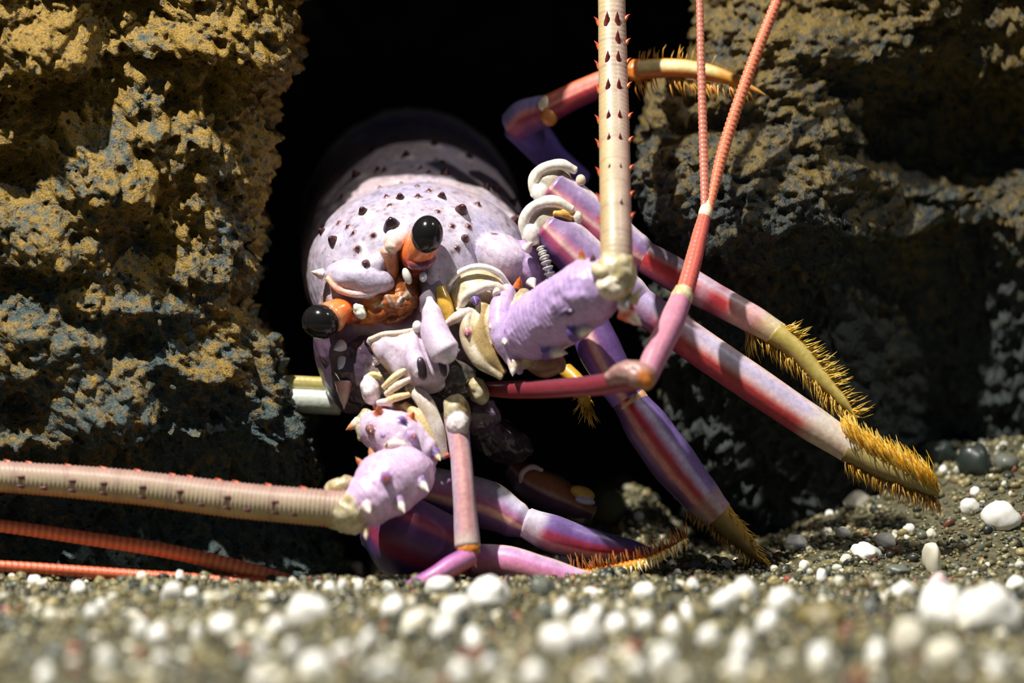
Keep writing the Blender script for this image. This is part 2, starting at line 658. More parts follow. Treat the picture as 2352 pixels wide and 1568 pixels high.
# ------------------------------------------------------------------ rocks
def rock_sheet(name, rows, prof, mat, feats=(), amps=(55, 26, 10), seed=0, droop=0.55, edge_amp=1.0):
    """closed rock: prof(py) gives a closed loop of (px, z); rows are the py levels"""
    loops = [prof(py) for py in rows]
    n = len(loops[0])
    P = np.zeros((len(rows), n, 3))
    for i, (py, lp) in enumerate(zip(rows, loops)):
        P[i, :, 0] = lp[:, 0]
        P[i, :, 1] = py
        P[i, :, 2] = lp[:, 1]
    du = np.roll(P, -1, 1) - np.roll(P, 1, 1)
    dv = np.gradient(P, axis=0)
    Nn = np.cross(du, dv)
    Nn /= np.linalg.norm(Nn, axis=2)[..., None] + 1e-9
    cen = P.mean(1, keepdims=True)
    sgn = np.sign(((P - cen) * Nn).sum(2).mean())
    Nn *= sgn
    Q = P.reshape(-1, 3)
    Nf = Nn.reshape(-1, 3)
    Wp = Q + 40 * np.stack([fbm(Q / 120, 3, seed + 50), fbm(Q / 120, 3, seed + 60), fbm(Q / 120, 3, seed + 70)], 1)
    S = np.array([1.0, 1.35, 1.0])
    big = fbm(Wp * S / 210, 3, seed)
    w1 = worley(Wp * S / 78, seed + 3)
    w2 = worley(Wp / 32, seed + 4)
    w3 = worley(Q / 15, seed + 6)
    pits = worley(Q / 60 + 31, seed + 8)
    fine = fbm(Q / 16, 3, seed + 9)
    dsp = amps[0] * big + amps[1] * 1.6 * (0.55 - w1) + amps[1] * 1.25 * (0.5 - w2) + amps[2] * 1.6 * (0.5 - w3) + amps[2] * 1.2 * fine
    dsp -= amps[1] * 1.1 * (1 - smooth(pits, 0.12, 0.34)) * (vnoise(Q / 90, seed + 12) > -0.1)
    for (cx, cy, rx, ry, A) in feats:
        front = np.clip(Nf[:, 2] * 2, 0, 1)
        g = np.exp(-(((Q[:, 0] - cx + 14 * w1 * 3 - 20) / rx) ** 2) - (((Q[:, 1] - cy + 20 * big) / ry) ** 2)) * front
        dsp = dsp + A * g
    V = Q + Nf * dsp[:, None]
    V[:, 1] += droop * dsp * np.clip(Nf[:, 2], 0, 1)
    n_rows = len(rows)
    i, j = np.meshgrid(np.arange(n_rows - 1), np.arange(n), indexing='ij')
    j2 = (j + 1) % n
    Fq = np.stack([i * n + j, i * n + j2, (i + 1) * n + j2, (i + 1) * n + j], -1).reshape(-1, 4)
    me = make_mesh(name, W(V), Fq, None, recalc=False)
    bm = bmesh.new()
    bm.from_mesh(me)
    bmesh.ops.holes_fill(bm, edges=[e for e in bm.edges if len(e.link_faces) == 1], sides=0)
    bmesh.ops.recalc_face_normals(bm, faces=bm.faces)
    bm.to_mesh(me)
    bm.free()
    me.polygons.foreach_set('use_smooth', np.ones(len(me.polygons), bool))
    return obj(name, me, mat)


EDGE_L = np.array([(-400, 720), (-100, 690), (0, 676), (60, 676), (120, 672), (150, 655), (190, 622), (300, 606), (370, 606), (420, 592), (480, 590), (520, 592),
                   (560, 603), (620, 592), (690, 570), (715, 580), (740, 598), (800, 634), (850, 658), (900, 680), (950, 702), (1000, 722),
                   (1060, 742), (1100, 750), (1200, 775), (1300, 790), (1500, 800)], float)


def resample(pts, step_fn):
    out = []
    for a, b, st in step_fn:
        k = max(2, int(np.hypot(b[0] - a[0], b[1] - a[1]) / st))
        t = np.linspace(0, 1, k, endpoint=False)[:, None]
        out.append(np.array(a)[None] * (1 - t) + np.array(b)[None] * t)
    return np.concatenate(out)


def left_prof(py):
    xr = np.interp(py, EDGE_L[:, 0], EDGE_L[:, 1])
    und = -150 * smooth(py, 1020, 1180)          # the foot is undercut
    Dd = np.linspace(0, 1, 190)
    Xf = xr - 1250 * Dd ** 1.25
    D_ = xr - Xf
    Zf = -90 + 95 * (1 - np.exp(-D_ / 45)) + 0.20 * np.clip(D_ - 60, 0, 900) + und
    side_t = np.linspace(0, 1, 70)[1:]
    Xs = xr - 15 * side_t - 30 * side_t ** 2
    Zs = -90 + und - 900 * side_t ** 1.6
    Xb = np.linspace(Xs[-1], Xf[-1], 8)[1:]
    Zb = np.full(7, Zs[-1])
    xx = np.r_[Xf[::-1], Xs, Xb]
    zz = np.r_[Zf[::-1], Zs, Zb]
    return np.stack([xx, zz], 1)


rows = np.r_[np.linspace(-420, -60, 30), np.linspace(-54, 1330, 290), np.linspace(1340, 1480, 8)]
featsL = [(180, 270, 95, 75, -96), (60, 430, 95, 60, -104), (330, 585, 75, 45, -76), (120, 650, 110, 25, -48), (470, 960, 95, 80, -88), (60, 960, 70, 55, -88),
          (330, 800, 60, 40, -48), (240, 60, 55, 80, -56), (330, 30, 55, 60, -72), (275, 215, 20, 60, -32), (90, 120, 120, 60, 60), (480, 90, 140, 40, 55), (600, 130, 60, 25, 30),
          (270, 430, 110, 40, 60), (100, 560, 60, 60, 45), (300, 700, 160, 30, 45), (430, 620, 120, 40, 35), (180, 780, 90, 40, 40), (480, 860, 60, 30, 50),
          (230, 960, 80, 60, 45), (420, 250, 30, 50, -48), (500, 225, 28, 45, -56), (370, 150, 60, 22, -48), (640, 600, 30, 60, 20), (560, 1040, 60, 30, -48),
          (300, 1090, 400, 50, -88), (500, 1210, 400, 80, -48)]
left_rock = rock_sheet('lava_rock', rows, left_prof, M_ROCK_L, featsL, seed=3)
tag(left_rock, 'tall pitted lava rock coated in ochre algae, left of the lobster', 'rock')

EDGE_R = np.array([(-400, 1640), (0, 1620), (90, 1628), (130, 1610), (170, 1540), (215, 1500), (300, 1475), (350, 1462), (430, 1475), (500, 1492), (560, 1530), (640, 1500),
                   (800, 1500), (1000, 1560), (1500, 1600)], float)


def right_prof(py):
    xl = np.interp(py, EDGE_R[:, 0], EDGE_R[:, 1])
    zy = np.interp(py, [-400, 0, 150, 300, 450, 540, 600, 720, 900, 1100, 1500], [-330, -230, -190, -130, -70, -50, -110, -210, -280, -330, -380])
    Dd = np.linspace(0, 1, 190)
    Xf = xl + 1250 * Dd ** 1.2
    D_ = Xf - xl
    Zf = -130 + 110 * (1 - np.exp(-D_ / 60)) + 0.06 * D_ + zy - 270 * smooth(D_, 400, 660) * smooth(py, -40, 360)
    side_t = np.linspace(0, 1, 60)[1:]
    Xs = xl + 20 * side_t + 60 * side_t ** 2
    Zs = -130 + zy - 900 * side_t ** 1.6
    Xb = np.linspace(Xs[-1], Xf[-1], 8)[1:]
    Zb = np.full(7, Zs[-1])
    return np.stack([np.r_[Xf[::-1], Xs, Xb], np.r_[Zf[::-1], Zs, Zb]], 1)


rows = np.r_[np.linspace(-420, -60, 26), np.linspace(-54, 1250, 250), np.linspace(1262, 1400, 8)]
featsR = [(1620, 280, 120, 30, -60), (1560, 225, 60, 30, -60), (1950, 210, 110, 60, -90), (2150, 120, 120, 60, -60), (2200, 300, 140, 80, -70), (1640, 420, 130, 110, 45),
          (2000, 480, 80, 40, -50), (1850, 560, 120, 40, -40), (1800, 90, 120, 60, 40), (2150, 620, 250, 150, -80), (1700, 560, 140, 30, 25), (2080, 330, 120, 70, -70), (2300, 400, 120, 120, -90), (2000, 60, 60, 60, -60), (2280, 40, 60, 50, -50)]
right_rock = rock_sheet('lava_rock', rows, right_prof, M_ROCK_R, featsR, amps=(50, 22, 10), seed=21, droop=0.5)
tag(right_rock, 'large olive lava rock, mostly in shadow, behind the legs on the right', 'rock')


def boulder(name, c, r, mat, seed, disp=60, dscale=220, sub=6, power=1.0, warp=None):
    v, f = unit_ico(sub)
    P = np.sign(v) * np.abs(v) ** power * np.asarray(r, float) + np.asarray(c, float)
    if warp is not None:
        P = warp(P)
    n = disp * fbm(P / dscale, 4, seed) + disp * 0.5 * (0.5 - worley(P / (dscale * 0.4), seed + 2)) + disp * 0.15 * (0.5 - worley(P / (dscale * 0.12), seed + 4))
    P = P + v * n[:, None]
    return obj(name, make_mesh(name, W(P), f), mat)


# unseen roof of the den above the frame, shaped to shade carapace and back wall
def roof_warp(P):
    P[:, 2] -= 330 * smooth(P[:, 0], 1040, 1260) * smooth(P[:, 2], -1400, -300)  # front edge recedes on the right so light reaches the upper leg
    return P


roof = boulder('unseen_roof', (1060, -300, -660), (760, 190, 730), M_ROCK_D, 40, disp=26, sub=6, power=0.6, warp=roof_warp)
tag(roof, 'unseen dark slab bridging the two rocks, shaped to shade the den', 'rock')


def back_wall():
    n1, n2 = 180, 130
    px = np.linspace(-200, 2500, n1)
    py = np.linspace(-700, 1600, n2)
    A, B = np.meshgrid(px, py)
    Q = np.stack([A, B, np.full_like(A, -1350)], -1).reshape(-1, 3)
    z = 120 * fbm(Q / 260, 4, 77) + 60 * (0.5 - worley(Q / 90, 78)) + 24 * (0.5 - worley(Q / 32, 79))
    Q[:, 2] += z
    Q[:, 2] += 700 * smooth(Q[:, 1], 850, 1400)      # the floor of the den rises out of the wall
    i, j = np.meshgrid(np.arange(n2 - 1), np.arange(n1 - 1), indexing='ij')
    k = (i * n1 + j).ravel()
    Fq = np.stack([k, k + n1, k + n1 + 1, k + 1], 1)
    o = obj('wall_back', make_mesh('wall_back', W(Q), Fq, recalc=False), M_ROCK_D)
    o['kind'] = 'structure'
    o['label'] = 'black rock at the back of the den'


back_wall()

# ------------------------------------------------------------------ the lobster
root = bpy.data.objects.new('spiny_lobster', None)
COL.objects.link(root)
root.location = W((1150, 1290, -60))
tag(root, 'large lavender and red spiny lobster with raised antenna, crouching between the lava rocks', 'lobster')

LAV = (206, 196, 222)
WHT = (238, 230, 236)
PUR = (116, 92, 168)
PINK = (214, 150, 190)
CREAM = (240, 218, 190)
RED = (172, 52, 70)
DRED = (120, 34, 44)
DPUR = (74, 50, 92)
GOLD = (214, 164, 48)
ORNG = (232, 112, 40)
TAN = (196, 160, 104)

# ---- carapace: rings from the rear rim to the brow
rings = np.array([
    # z,   cx,  cy,  rx,  ry
    (-900, 945, 560, 235, 290),
    (-860, 945, 545, 252, 292),
    (-800, 945, 535, 258, 284),
    (-760, 946, 540, 250, 262),
    (-600, 950, 560, 256, 250),
    (-420, 955, 585, 262, 236),
    (-300, 960, 605, 266, 218),
    (-210, 966, 618, 266, 206),
    (-160, 968, 625, 262, 206),
    (-110, 966, 632, 256, 204),
    (-60, 962, 642, 240, 196),
    (-20, 956, 652, 216, 184),
    (15, 950, 664, 186, 160),
    (40, 944, 676, 150, 130),
    (58, 938, 688, 105, 92),
    (66, 934, 696, 55, 48),
    (69, 932, 700, 4, 4)], float)
NA, NR = 220, 200
tk = np.linspace(0, 1, len(rings))
# uniform by arc of (z, ry)
arc = np.r_[0, np.cumsum(np.hypot(np.diff(rings[:, 0]), np.diff(rings[:, 4])))]
tq = np.linspace(0, arc[-1], NR)
def cr1(x, y, xq):
    m_ = np.gradient(y, x)
    i = np.clip(np.searchsorted(x, xq, side='right') - 1, 0, len(x) - 2)
    h = x[i + 1] - x[i]
    u = (xq - x[i]) / h
    return (2*u**3-3*u**2+1)*y[i] + (u**3-2*u**2+u)*h*m_[i] + (-2*u**3+3*u**2)*y[i+1] + (u**3-u**2)*h*m_[i+1]
RZ = [cr1(arc, rings[:, k], tq) for k in range(5)]
ang = np.linspace(0, 2 * np.pi, NA, endpoint=False)
CV = np.zeros((NR, NA, 3))
for i in range(NR):
    z, cx, cy, rx, ry = [RZ[k][i] for k in range(5)]
    ry2 = np.where(np.sin(ang) > 0, ry, ry * 1.15)        # underside hangs lower (ang>0 is up)
    CV[i, :, 0] = cx + rx * np.cos(ang)
    CV[i, :, 1] = cy - ry2 * np.sin(ang)
    CV[i, :, 2] = z + 25 * np.sin(ang) * smooth(z, -100, 40)
du = np.roll(CV, -1, 1) - np.roll(CV, 1, 1)
dv = np.gradient(CV, axis=0)
CN = np.cross(du, dv)
CN /= np.linalg.norm(CN, axis=2)[..., None] + 1e-9
if ((CV - np.array([950, 620, -300])) * CN).sum() < 0:
    CN = -CN
Q = CV.reshape(-1, 3).copy()
Nf = CN.reshape(-1, 3)
up = np.tile(np.sin(ang), NR)
dsp = 5 * fbm(Q / 70, 3, 101) + 2.2 * fbm(Q / 18, 2, 102)
# cervical groove: a valley running across behind the brow, and one down the right cheek
gz = -205 + 0.35 * (Q[:, 0] - 950) * 0.3
dsp -= 13 * np.exp(-((Q[:, 2] - gz) / 22) ** 2) * (up > -0.3)
dx = (Q[:, 0] - (1092 + (Q[:, 1] - 570) * 0.25))
dsp -= 9 * np.exp(-(dx / 9) ** 2) * smooth(Q[:, 1], 545, 580) * (Q[:, 2] > -120)
SPOTS = [(918, 417, 7), (835, 492, 10), (920, 458, 9), (1016, 458, 9), (962, 453, 7), (985, 440, 5), (888, 453, 5), (1057, 490, 13), (1094, 470, 7), (768, 555, 11),
         (822, 570, 7), (842, 606, 10), (1065, 552, 9), (1112, 438, 9), (1024, 402, 11), (982, 400, 6), (966, 388, 6), (932, 360, 8), (870, 392, 7), (820, 408, 10),
         (885, 395, 7), (1186, 505, 11), (746, 535, 8), (802, 520, 5), (896, 474, 4), (1005, 490, 4), (1075, 522, 5), (1130, 546, 6), (790, 605, 5), (772, 605, 4),
         (1047, 572, 4), (1172, 470, 9), (1135, 440, 9), (780, 512, 4), (858, 540, 5), (1040, 520, 4), (960, 430, 4), (1150, 560, 5), (872, 432, 4), (812, 535, 4), (1000, 335, 8), (1075, 365, 8), (1020, 372, 5), (860, 350, 8), (790, 450, 6)]
front_ok = Nf[:, 2] > 0.02
spot_at = []
halo = np.zeros(len(Q))
for (sx, sy, sr) in SPOTS:
    dd = np.where(front_ok, np.hypot(Q[:, 0] - sx, Q[:, 1] - sy), 1e9)
    k = int(np.argmin(dd))
    sr = sr * 1.2
    spot_at.append((k, sr))
    d3 = np.linalg.norm(Q - Q[k], axis=1)
    dsp += sr * 0.55 * np.exp(-(d3 / (sr * 1.5)) ** 2)
    halo = np.maximum(halo, np.exp(-(d3 / (sr * 2.0)) ** 2))
Qd = Q + Nf * dsp[:, None]
notch = np.exp(-((((Q[:, 0] - 928 + (Q[:, 1] - 640) * 0.1) / 46) ** 2 + ((Q[:, 1] - 650) / 74) ** 2) ** 2)) * (Nf[:, 2] > 0)
Qd[:, 2] -= 75 * notch
mott = fbm(Q / 60, 4, 103)
mot2 = fbm(Q / 9, 3, 104)
C = lin((198, 186, 206)) * (1 + 0.10 * mott + 0.14 * mot2)[:, None]
blue = smooth(fbm(Q / 110, 3, 110), 0.0, 0.5)[:, None]
C = C * (1 - 0.5 * blue) + lin((178, 176, 222)) * 0.5 * blue
tanm = (smooth(Q[:, 2], -60, -150) * smooth(mott, -0.5, 0.3))[:, None] * 0.35
C = C * (1 - tanm) + lin((188, 160, 128)) * tanm
C = C * 0.84
h = halo[:, None] * 0.6
C = C * (1 - h) + lin((236, 228, 232)) * h
dots = worley(Q / 17, 105)
dm = ((1 - smooth(dots, 0.16, 0.32)) * (vnoise(Q / 33, 106) > -0.3))[:, None] * 0.9
C = C * (1 - dm) + lin((98, 58, 66)) * dm
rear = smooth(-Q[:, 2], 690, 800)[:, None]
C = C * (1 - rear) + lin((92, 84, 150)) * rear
rim = np.exp(-((Q[:, 2] + 815) / 30) ** 2)[:, None]
C = C * (1 - rim) + lin((226, 220, 206)) * rim
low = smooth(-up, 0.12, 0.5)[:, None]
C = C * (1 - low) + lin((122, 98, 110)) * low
nt_ = notch[:, None] * 0.9
C = C * (1 - nt_) + lin((170, 88, 40)) * nt_
Fc = []
for i in range(NR - 1):
    for j in range(NA):
        j2 = (j + 1) % NA
        Fc.append((i * NA + j, i * NA + j2, (i + 1) * NA + j2, (i + 1) * NA + j))
Fc.append(tuple(range(NA)))
Fc.append(tuple((NR - 1) * NA + j for j in range(NA)))
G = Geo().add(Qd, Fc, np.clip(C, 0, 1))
# small thorns are part of the shell
for k, sr in spot_at:
    if sr < 9:
        n_ = Nf[k] + np.array([0, -0.15, 0.7])
        G.spine(Qd[k], n_, sr * 1.3, sr * 0.85, (120, 66, 70), (84, 34, 34), n=8, frac=0.1, tip=0.4)
# cheek bulge on the right, and the ridge over its lower edge
def cheek_col(X, V):
    n = fbm(V / 22, 3, 130)
    return lin((204, 188, 208)) * (1 + 0.2 * n)[:, None]
G.blob((1142, 592, -25), (88, 58, 70), 18, cheek_col, disp=7, dscale=40, seed=131)
G.blob((1212, 612, -35), (42, 62, 60), -20, (188, 160, 206), disp=7, dscale=28, seed=132)
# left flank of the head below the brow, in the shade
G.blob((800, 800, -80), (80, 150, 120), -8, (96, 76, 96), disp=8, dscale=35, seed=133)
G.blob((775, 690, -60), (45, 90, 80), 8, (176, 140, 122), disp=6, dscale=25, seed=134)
# brow lobes: left one seen broadside
def lobe_col(X, V):
    n = fbm(V / 25, 3, 135)
    base = ramp([(-1, (196, 186, 216)), (0.25, (202, 192, 214)), (0.7, (228, 168, 168)), (1, (238, 210, 190))], X[:, 1])
    return base * (1 + 0.08 * n)[:, None]
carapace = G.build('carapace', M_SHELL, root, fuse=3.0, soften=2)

for k, sr in spot_at:
    if sr >= 9:
        n_ = Nf[k] * 0.8 + np.array([0, -0.1, 0.8])
        g = Geo().spine(Qd[k], n_, sr * 1.6, sr * 0.95, (110, 60, 66), (70, 26, 28), n=14, frac=0.05, tip=0.35)
        o = g.build('spine', M_SHELL, carapace)
        o['label'] = 'dark red thorn'
for p, d, L, r, c0, c1 in [((735, 628, 20), (-1, -0.2, 0.5), 26, 12, WHT, (230, 210, 190)), ((1212, 568, 40), (0.5, -0.6, 0.7), 24, 12, WHT, (230, 200, 190)),
                           ((1222, 650, 40), (0.3, 0.6, 0.8), 24, 12, WHT, (240, 220, 210)), ((782, 795, 40), (-0.6, 0.3, 0.7), 28, 14, WHT, (220, 224, 244)),
                           ((788, 832, 40), (-0.4, 0.6, 0.7), 30, 14, WHT, (220, 224, 244)), ((790, 885, 45), (0, 1, 0.15), 62, 20, (206, 160, 150), (230, 200, 190)),
                           ((1205, 695, 60), (0.4, -0.4, 0.8), 22, 11, WHT, ORNG), ((1190, 655, 60), (0.2, -0.9, 0.5), 26, 11, (220, 120, 60), ORNG)]:
    Geo().spine(p, d, L, r, c0, c1, n=14).build('spine', M_SHELL, carapace)

G = Geo()
G.blob((826, 640, 45), (82, 44, 50), 10, lobe_col, disp=4, dscale=30, seed=136)
G.tube([(750, 638, 66), (774, 662, 74), (826, 676, 78), (872, 664, 74), (892, 632, 60)], [6, 8, 8, 7, 5], lambda t, s, V: ramp([(0, (250, 190, 150)), (0.3, (246, 190, 176)), (0.6, (236, 214, 222)), (1, (214, 204, 226))], t), n=14, m=40)
G.tube([(888, 632, 50), (892, 590, 40), (886, 545, 36)], [9, 12, 8], (200, 190, 214), n=14, m=30)
G.build('brow_horn', M_SHELL, root, fuse=2.2, soften=6)
G = Geo()
G.tube([(936, 520, -6), (920, 538, 36), (904, 556, 70), (897, 572, 84)], [30, 30, 25, 15], lambda t, s, V: ramp([(0, LAV), (0.6, (232, 218, 226)), (1, (236, 214, 196))], t), n=24, m=30)
G.tube([(892, 572, 66), (898, 610, 52), (904, 645, 34)], [20, 19, 12], lambda t, s, V: ramp([(0, (214, 168, 140)), (0.4, (190, 112, 66)), (1, (150, 80, 36))], t), n=18, m=24)
G.blob((948, 552, 30), (34, 34, 28), 0, (232, 226, 238), disp=3)
horn = G.build('brow_horn', M_SHELL, root, fuse=2.0, soften=5)
Geo().spine((902, 524, 44), (-0.12, -0.5, 0.75), 46, 24, (64, 44, 70), (40, 22, 36), n=20, frac=0.0, tip=0.25).build('spine', M_SHELL, horn)

# ---- eyes
def stalk_col(t, s, V):
    c = ramp([(0, (96, 50, 36)), (0.35, (130, 62, 40)), (0.5, (196, 80, 36)), (0.66, (246, 108, 36)), (0.8, (246, 130, 60)), (1, (226, 150, 100))], t)
    n = fbm(V / 14, 3, 140)
    return c * (1 + 0.18 * n)[:, None]
G = Geo()
G.tube([(962, 650, 10), (952, 612, 40), (956, 585, 62), (972, 556, 88), (976, 548, 92)], [20, 27, 37, 38, 36], stalk_col, n=30, m=40)
G.tube([(932, 590, 70), (950, 606, 84), (978, 606, 86), (998, 590, 78)], [6, 14, 14, 7], (120, 64, 84), n=16, m=24)
st = G.build('eyestalk', M_WET, root, fuse=1.8)
Geo().blob((981, 538, 112), (37, 44, 38), 8, (5, 5, 5), nu=48, nv=32).build('eyeball', M_EYE, st)['label'] = 'glossy black eyeball'
G = Geo()
G.tube([(838, 735, 20), (806, 722, 45), (780, 716, 62), (760, 728, 74)], [14, 22, 32, 38], stalk_col, n=30, m=40)
st = G.build('eyestalk', M_WET, root)
Geo().blob((736, 739, 92), (44, 40, 40), 18, (5, 5, 5), nu=48, nv=32).build('eyeball', M_EYE, st)['label'] = 'glossy black eyeball'

# ---- orange soft face between the eyes
def flesh_col(X, V):
    n = fbm(V / 22, 4, 150)
    return ramp([(-0.5, (110, 52, 20)), (0, (168, 86, 30)), (0.4, (206, 136, 60))], n)
G = Geo()
G.blob((890, 694, 30), (88, 44, 40), -26, flesh_col, disp=16, dscale=24, seed=151, nu=60, nv=40)
G.tube([(920, 640, 30), (945, 672, 50), (954, 704, 44)], [24, 20, 12], (132, 70, 30), n=16, m=20, disp=5, dscale=12)
G.tube([(850, 726, 40), (890, 738, 50), (934, 720, 50), (962, 684, 40)], [6, 9, 9, 6], (120, 64, 28), n=14, m=30, disp=4, dscale=10)
for c_, r_, a_ in [((896, 690, 66), (5, 11, 6), -35), ((918, 692, 66), (4, 12, 6), 35), ((872, 700, 66), (8, 4, 5), -20), ((934, 676, 62), (4, 9, 5), 30)]:
    G.blob(c_, r_, a_, (196, 172, 150), nu=18, nv=14, disp=3, dscale=8)
G.build('soft_face', M_SHELL, root, fuse=2.0, soften=2)
Geo().blob((826, 714, 78), (13, 20, 13), -35, (226, 230, 214), disp=4, dscale=10).build('face_knob', M_SHELL, root)
Geo().blob((935, 634, 74), (10, 20, 12), -20, (226, 224, 214)).blob((972, 636, 80), (9, 12, 10), 0, (216, 220, 230)).build('face_knob', M_SHELL, root)
G = Geo()
G.tube([(1012, 590, 15), (1003, 640, 42), (988, 690, 60), (975, 720, 60)], [30, 32, 26, 12], (122, 110, 122), n=20, m=30)  # grey tint paints in the shade beneath the eye
G.build('face_ridge', M_SHELL, root)
Geo().tube([(1010, 662, 70), (1022, 696, 80), (1036, 736, 78)], [14, 17, 15], (232, 186, 74), n=16, m=24).build('face_peg', M_WET, root)

# ---- plate between the antennae with its two horns
def plate_col(t, s, V):
    n = fbm(V / 24, 3, 160)
    return lin((214, 196, 214)) * (1 + 0.12 * n)[:, None]
G = Geo()
G.tube([(846, 781, 100), (890, 800, 112), (940, 822, 122), (985, 858, 130), (1000, 892, 120)], [10, 38, 60, 52, 26], plate_col, n=32, m=40, flat=0.7, disp=4, seed=161)
G.tube([(848, 780, 112), (880, 768, 122), (920, 764, 126), (955, 756, 118)], [6, 7, 7, 5], (248, 226, 196), n=12, m=24)
G.tube([(858, 796, 108), (880, 826, 112), (903, 858, 110)], [7, 9, 7], (214, 160, 84), n=12, m=24)
plate = G.build('antennular_plate', M_SHELL, root, fuse=2.0, soften=4)
def horn_col(t, s, V):
    return ramp([(0, (226, 206, 216)), (0.5, (206, 184, 212)), (0.85, (222, 206, 224)), (1, (240, 234, 244))], t)
G = Geo().tube([(986, 684, 128), (992, 720, 146), (1000, 766, 166), (1022, 808, 190), (1034, 824, 196)], [8, 24, 34, 36, 20], horn_col, n=26, m=40)
G.spine((1036, 806, 180), (1, -0.1, 0.3), 26, 16, (246, 242, 246), (236, 236, 250), n=14)
G.build('plate_horn', M_SHELL, plate, fuse=2.0, soften=4)
G = Geo().tube([(950, 766, 130), (948, 800, 150), (958, 836, 176), (968, 856, 186)], [12, 20, 24, 18], horn_col, n=24, m=30)
G.build('plate_horn', M_SHELL, plate, fuse=2.0, soften=4)
G = Geo()  # dark blobs stand in for shade in the hollows under the horns
G.blob((968, 846, 190), (12, 27, 14), -10, (50, 36, 46), power=0.8)
G.blob((1014, 828, 184), (10, 38, 14), -12, (48, 34, 46), power=0.8)
G.build('horn_shade', M_SHELL, plate)
Geo().blob((958, 750, 140), (11, 14, 12), 0, (240, 240, 236)).build('plate_knob', M_SHELL, plate)

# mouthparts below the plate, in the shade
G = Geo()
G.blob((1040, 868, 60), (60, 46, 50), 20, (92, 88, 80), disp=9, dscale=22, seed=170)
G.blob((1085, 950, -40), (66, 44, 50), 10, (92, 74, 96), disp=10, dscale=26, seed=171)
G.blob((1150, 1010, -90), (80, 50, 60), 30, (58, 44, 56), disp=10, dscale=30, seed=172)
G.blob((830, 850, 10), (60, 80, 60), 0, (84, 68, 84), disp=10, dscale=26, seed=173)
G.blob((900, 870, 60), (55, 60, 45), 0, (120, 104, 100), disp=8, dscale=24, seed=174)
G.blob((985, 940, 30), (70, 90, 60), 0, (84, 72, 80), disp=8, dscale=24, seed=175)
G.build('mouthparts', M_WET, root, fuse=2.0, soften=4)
G = Geo().tube([(1300, 850, -30), (1330, 880, 0), (1342, 912, 20), (1352, 950, 30)], [18, 17, 16, 5], (206, 160, 52), n=16, m=24)
maxil = G.build('maxilliped', M_LEG, root)


def bristles(parent, path, side_fn, count, length, rad, cols, seed, name='bristles', spread=0.35):
    """short stiff hairs along a limb; side_fn(t, rnd) -> direction in pixel space and root offset"""
    rs = np.random.default_rng(seed)
    G = Geo()
    P = np.asarray(path, float)
    seg = np.r_[0, np.cumsum(np.linalg.norm(np.diff(P, axis=0), axis=1))]
    seg /= seg[-1]
    for i in range(count):
        t = rs.random()
        p = np.array([np.interp(t, seg, P[:, k]) for k in range(3)])
        d, off = side_fn(t, rs)
        d = np.asarray(d, float) + rs.normal(0, spread * 0.4, 3)
        d /= np.linalg.norm(d)
        L = length * rs.uniform(0.55, 1.15)
        q0 = p + off
        c = lin(cols[rs.integers(len(cols))])
        sideways = np.cross(d, [0.3, 0.5, 0.8])
        sideways /= np.linalg.norm(sideways)
        other = np.cross(d, sideways)
        bend = rs.normal(0, 0.10, 3) * L
        pts = [q0, q0 + d * L * 0.5 + bend, q0 + d * L + bend * 0.4]
        rr = [rad, rad * 0.75, rad * 0.12]
        V = []
        for pt, r_ in zip(pts, rr):
            for a in range(4):
                an = a * math.pi / 2
                V.append(pt + r_ * (math.cos(an) * sideways + math.sin(an) * other))
        Fh = []
        for lv in range(2):
            for a in range(4):
                b = (a + 1) % 4
                Fh.append((lv * 4 + a, lv * 4 + b, lv * 4 + 4 + b, lv * 4 + 4 + a))
        Fh.append((0, 1, 2, 3))
        Fh.append((8, 9, 10, 11))
        G.add(V, Fh, c)
    o = G.build(name, M_HAIR, parent)
    o['kind'] = 'stuff'
    return o


bristles(maxil, [(1335, 890, 10), (1352, 950, 30)], lambda t, rs: ((rs.uniform(-0.7, 0.7), 1, rs.uniform(0, 0.6)), np.array([rs.uniform(-12, 12), 0, rs.uniform(0, 12)])),
         70, 34, 2.2, [(222, 184, 60), (190, 150, 50)], 301)

# ---- antennae
def ped_col(base, seed, amp=0.12):
    def f(t, s, V):
        n = fbm(V / 26, 3, seed)
        return lin(base) * (1 + amp * n)[:, None]
    return f


def cream_col(seed, a=(236, 222, 184), b=(188, 168, 116)):
    def f(t, s, V):
        n = smooth(fbm(V / 20, 3, seed), -0.4, 0.5)[:, None]
        return 0.8 * (lin(a) * (1 - n) + lin(b) * n)
    return f


def blobcream(seed):
    g = cream_col(seed)
    return lambda X, V: g(None, None, V)


def flag_col(seed, per, edge):
    def f(t, s, V):
        n = fbm(V / 30, 3, seed)
        c = ramp([(-1, (206, 160, 150)), (-0.5, (222, 192, 170)), (0.3, (232, 212, 176)), (0.8, (238, 206, 150)), (1, edge)], s)
        band = np.exp(-((((t * per) % 1) - 0.5) / 0.06) ** 2)[:, None] * 0.3
        c = c * (1 - band) + lin((176, 120, 120)) * band
        return 0.62 * c * (1 + 0.16 * n)[:, None]
    return f


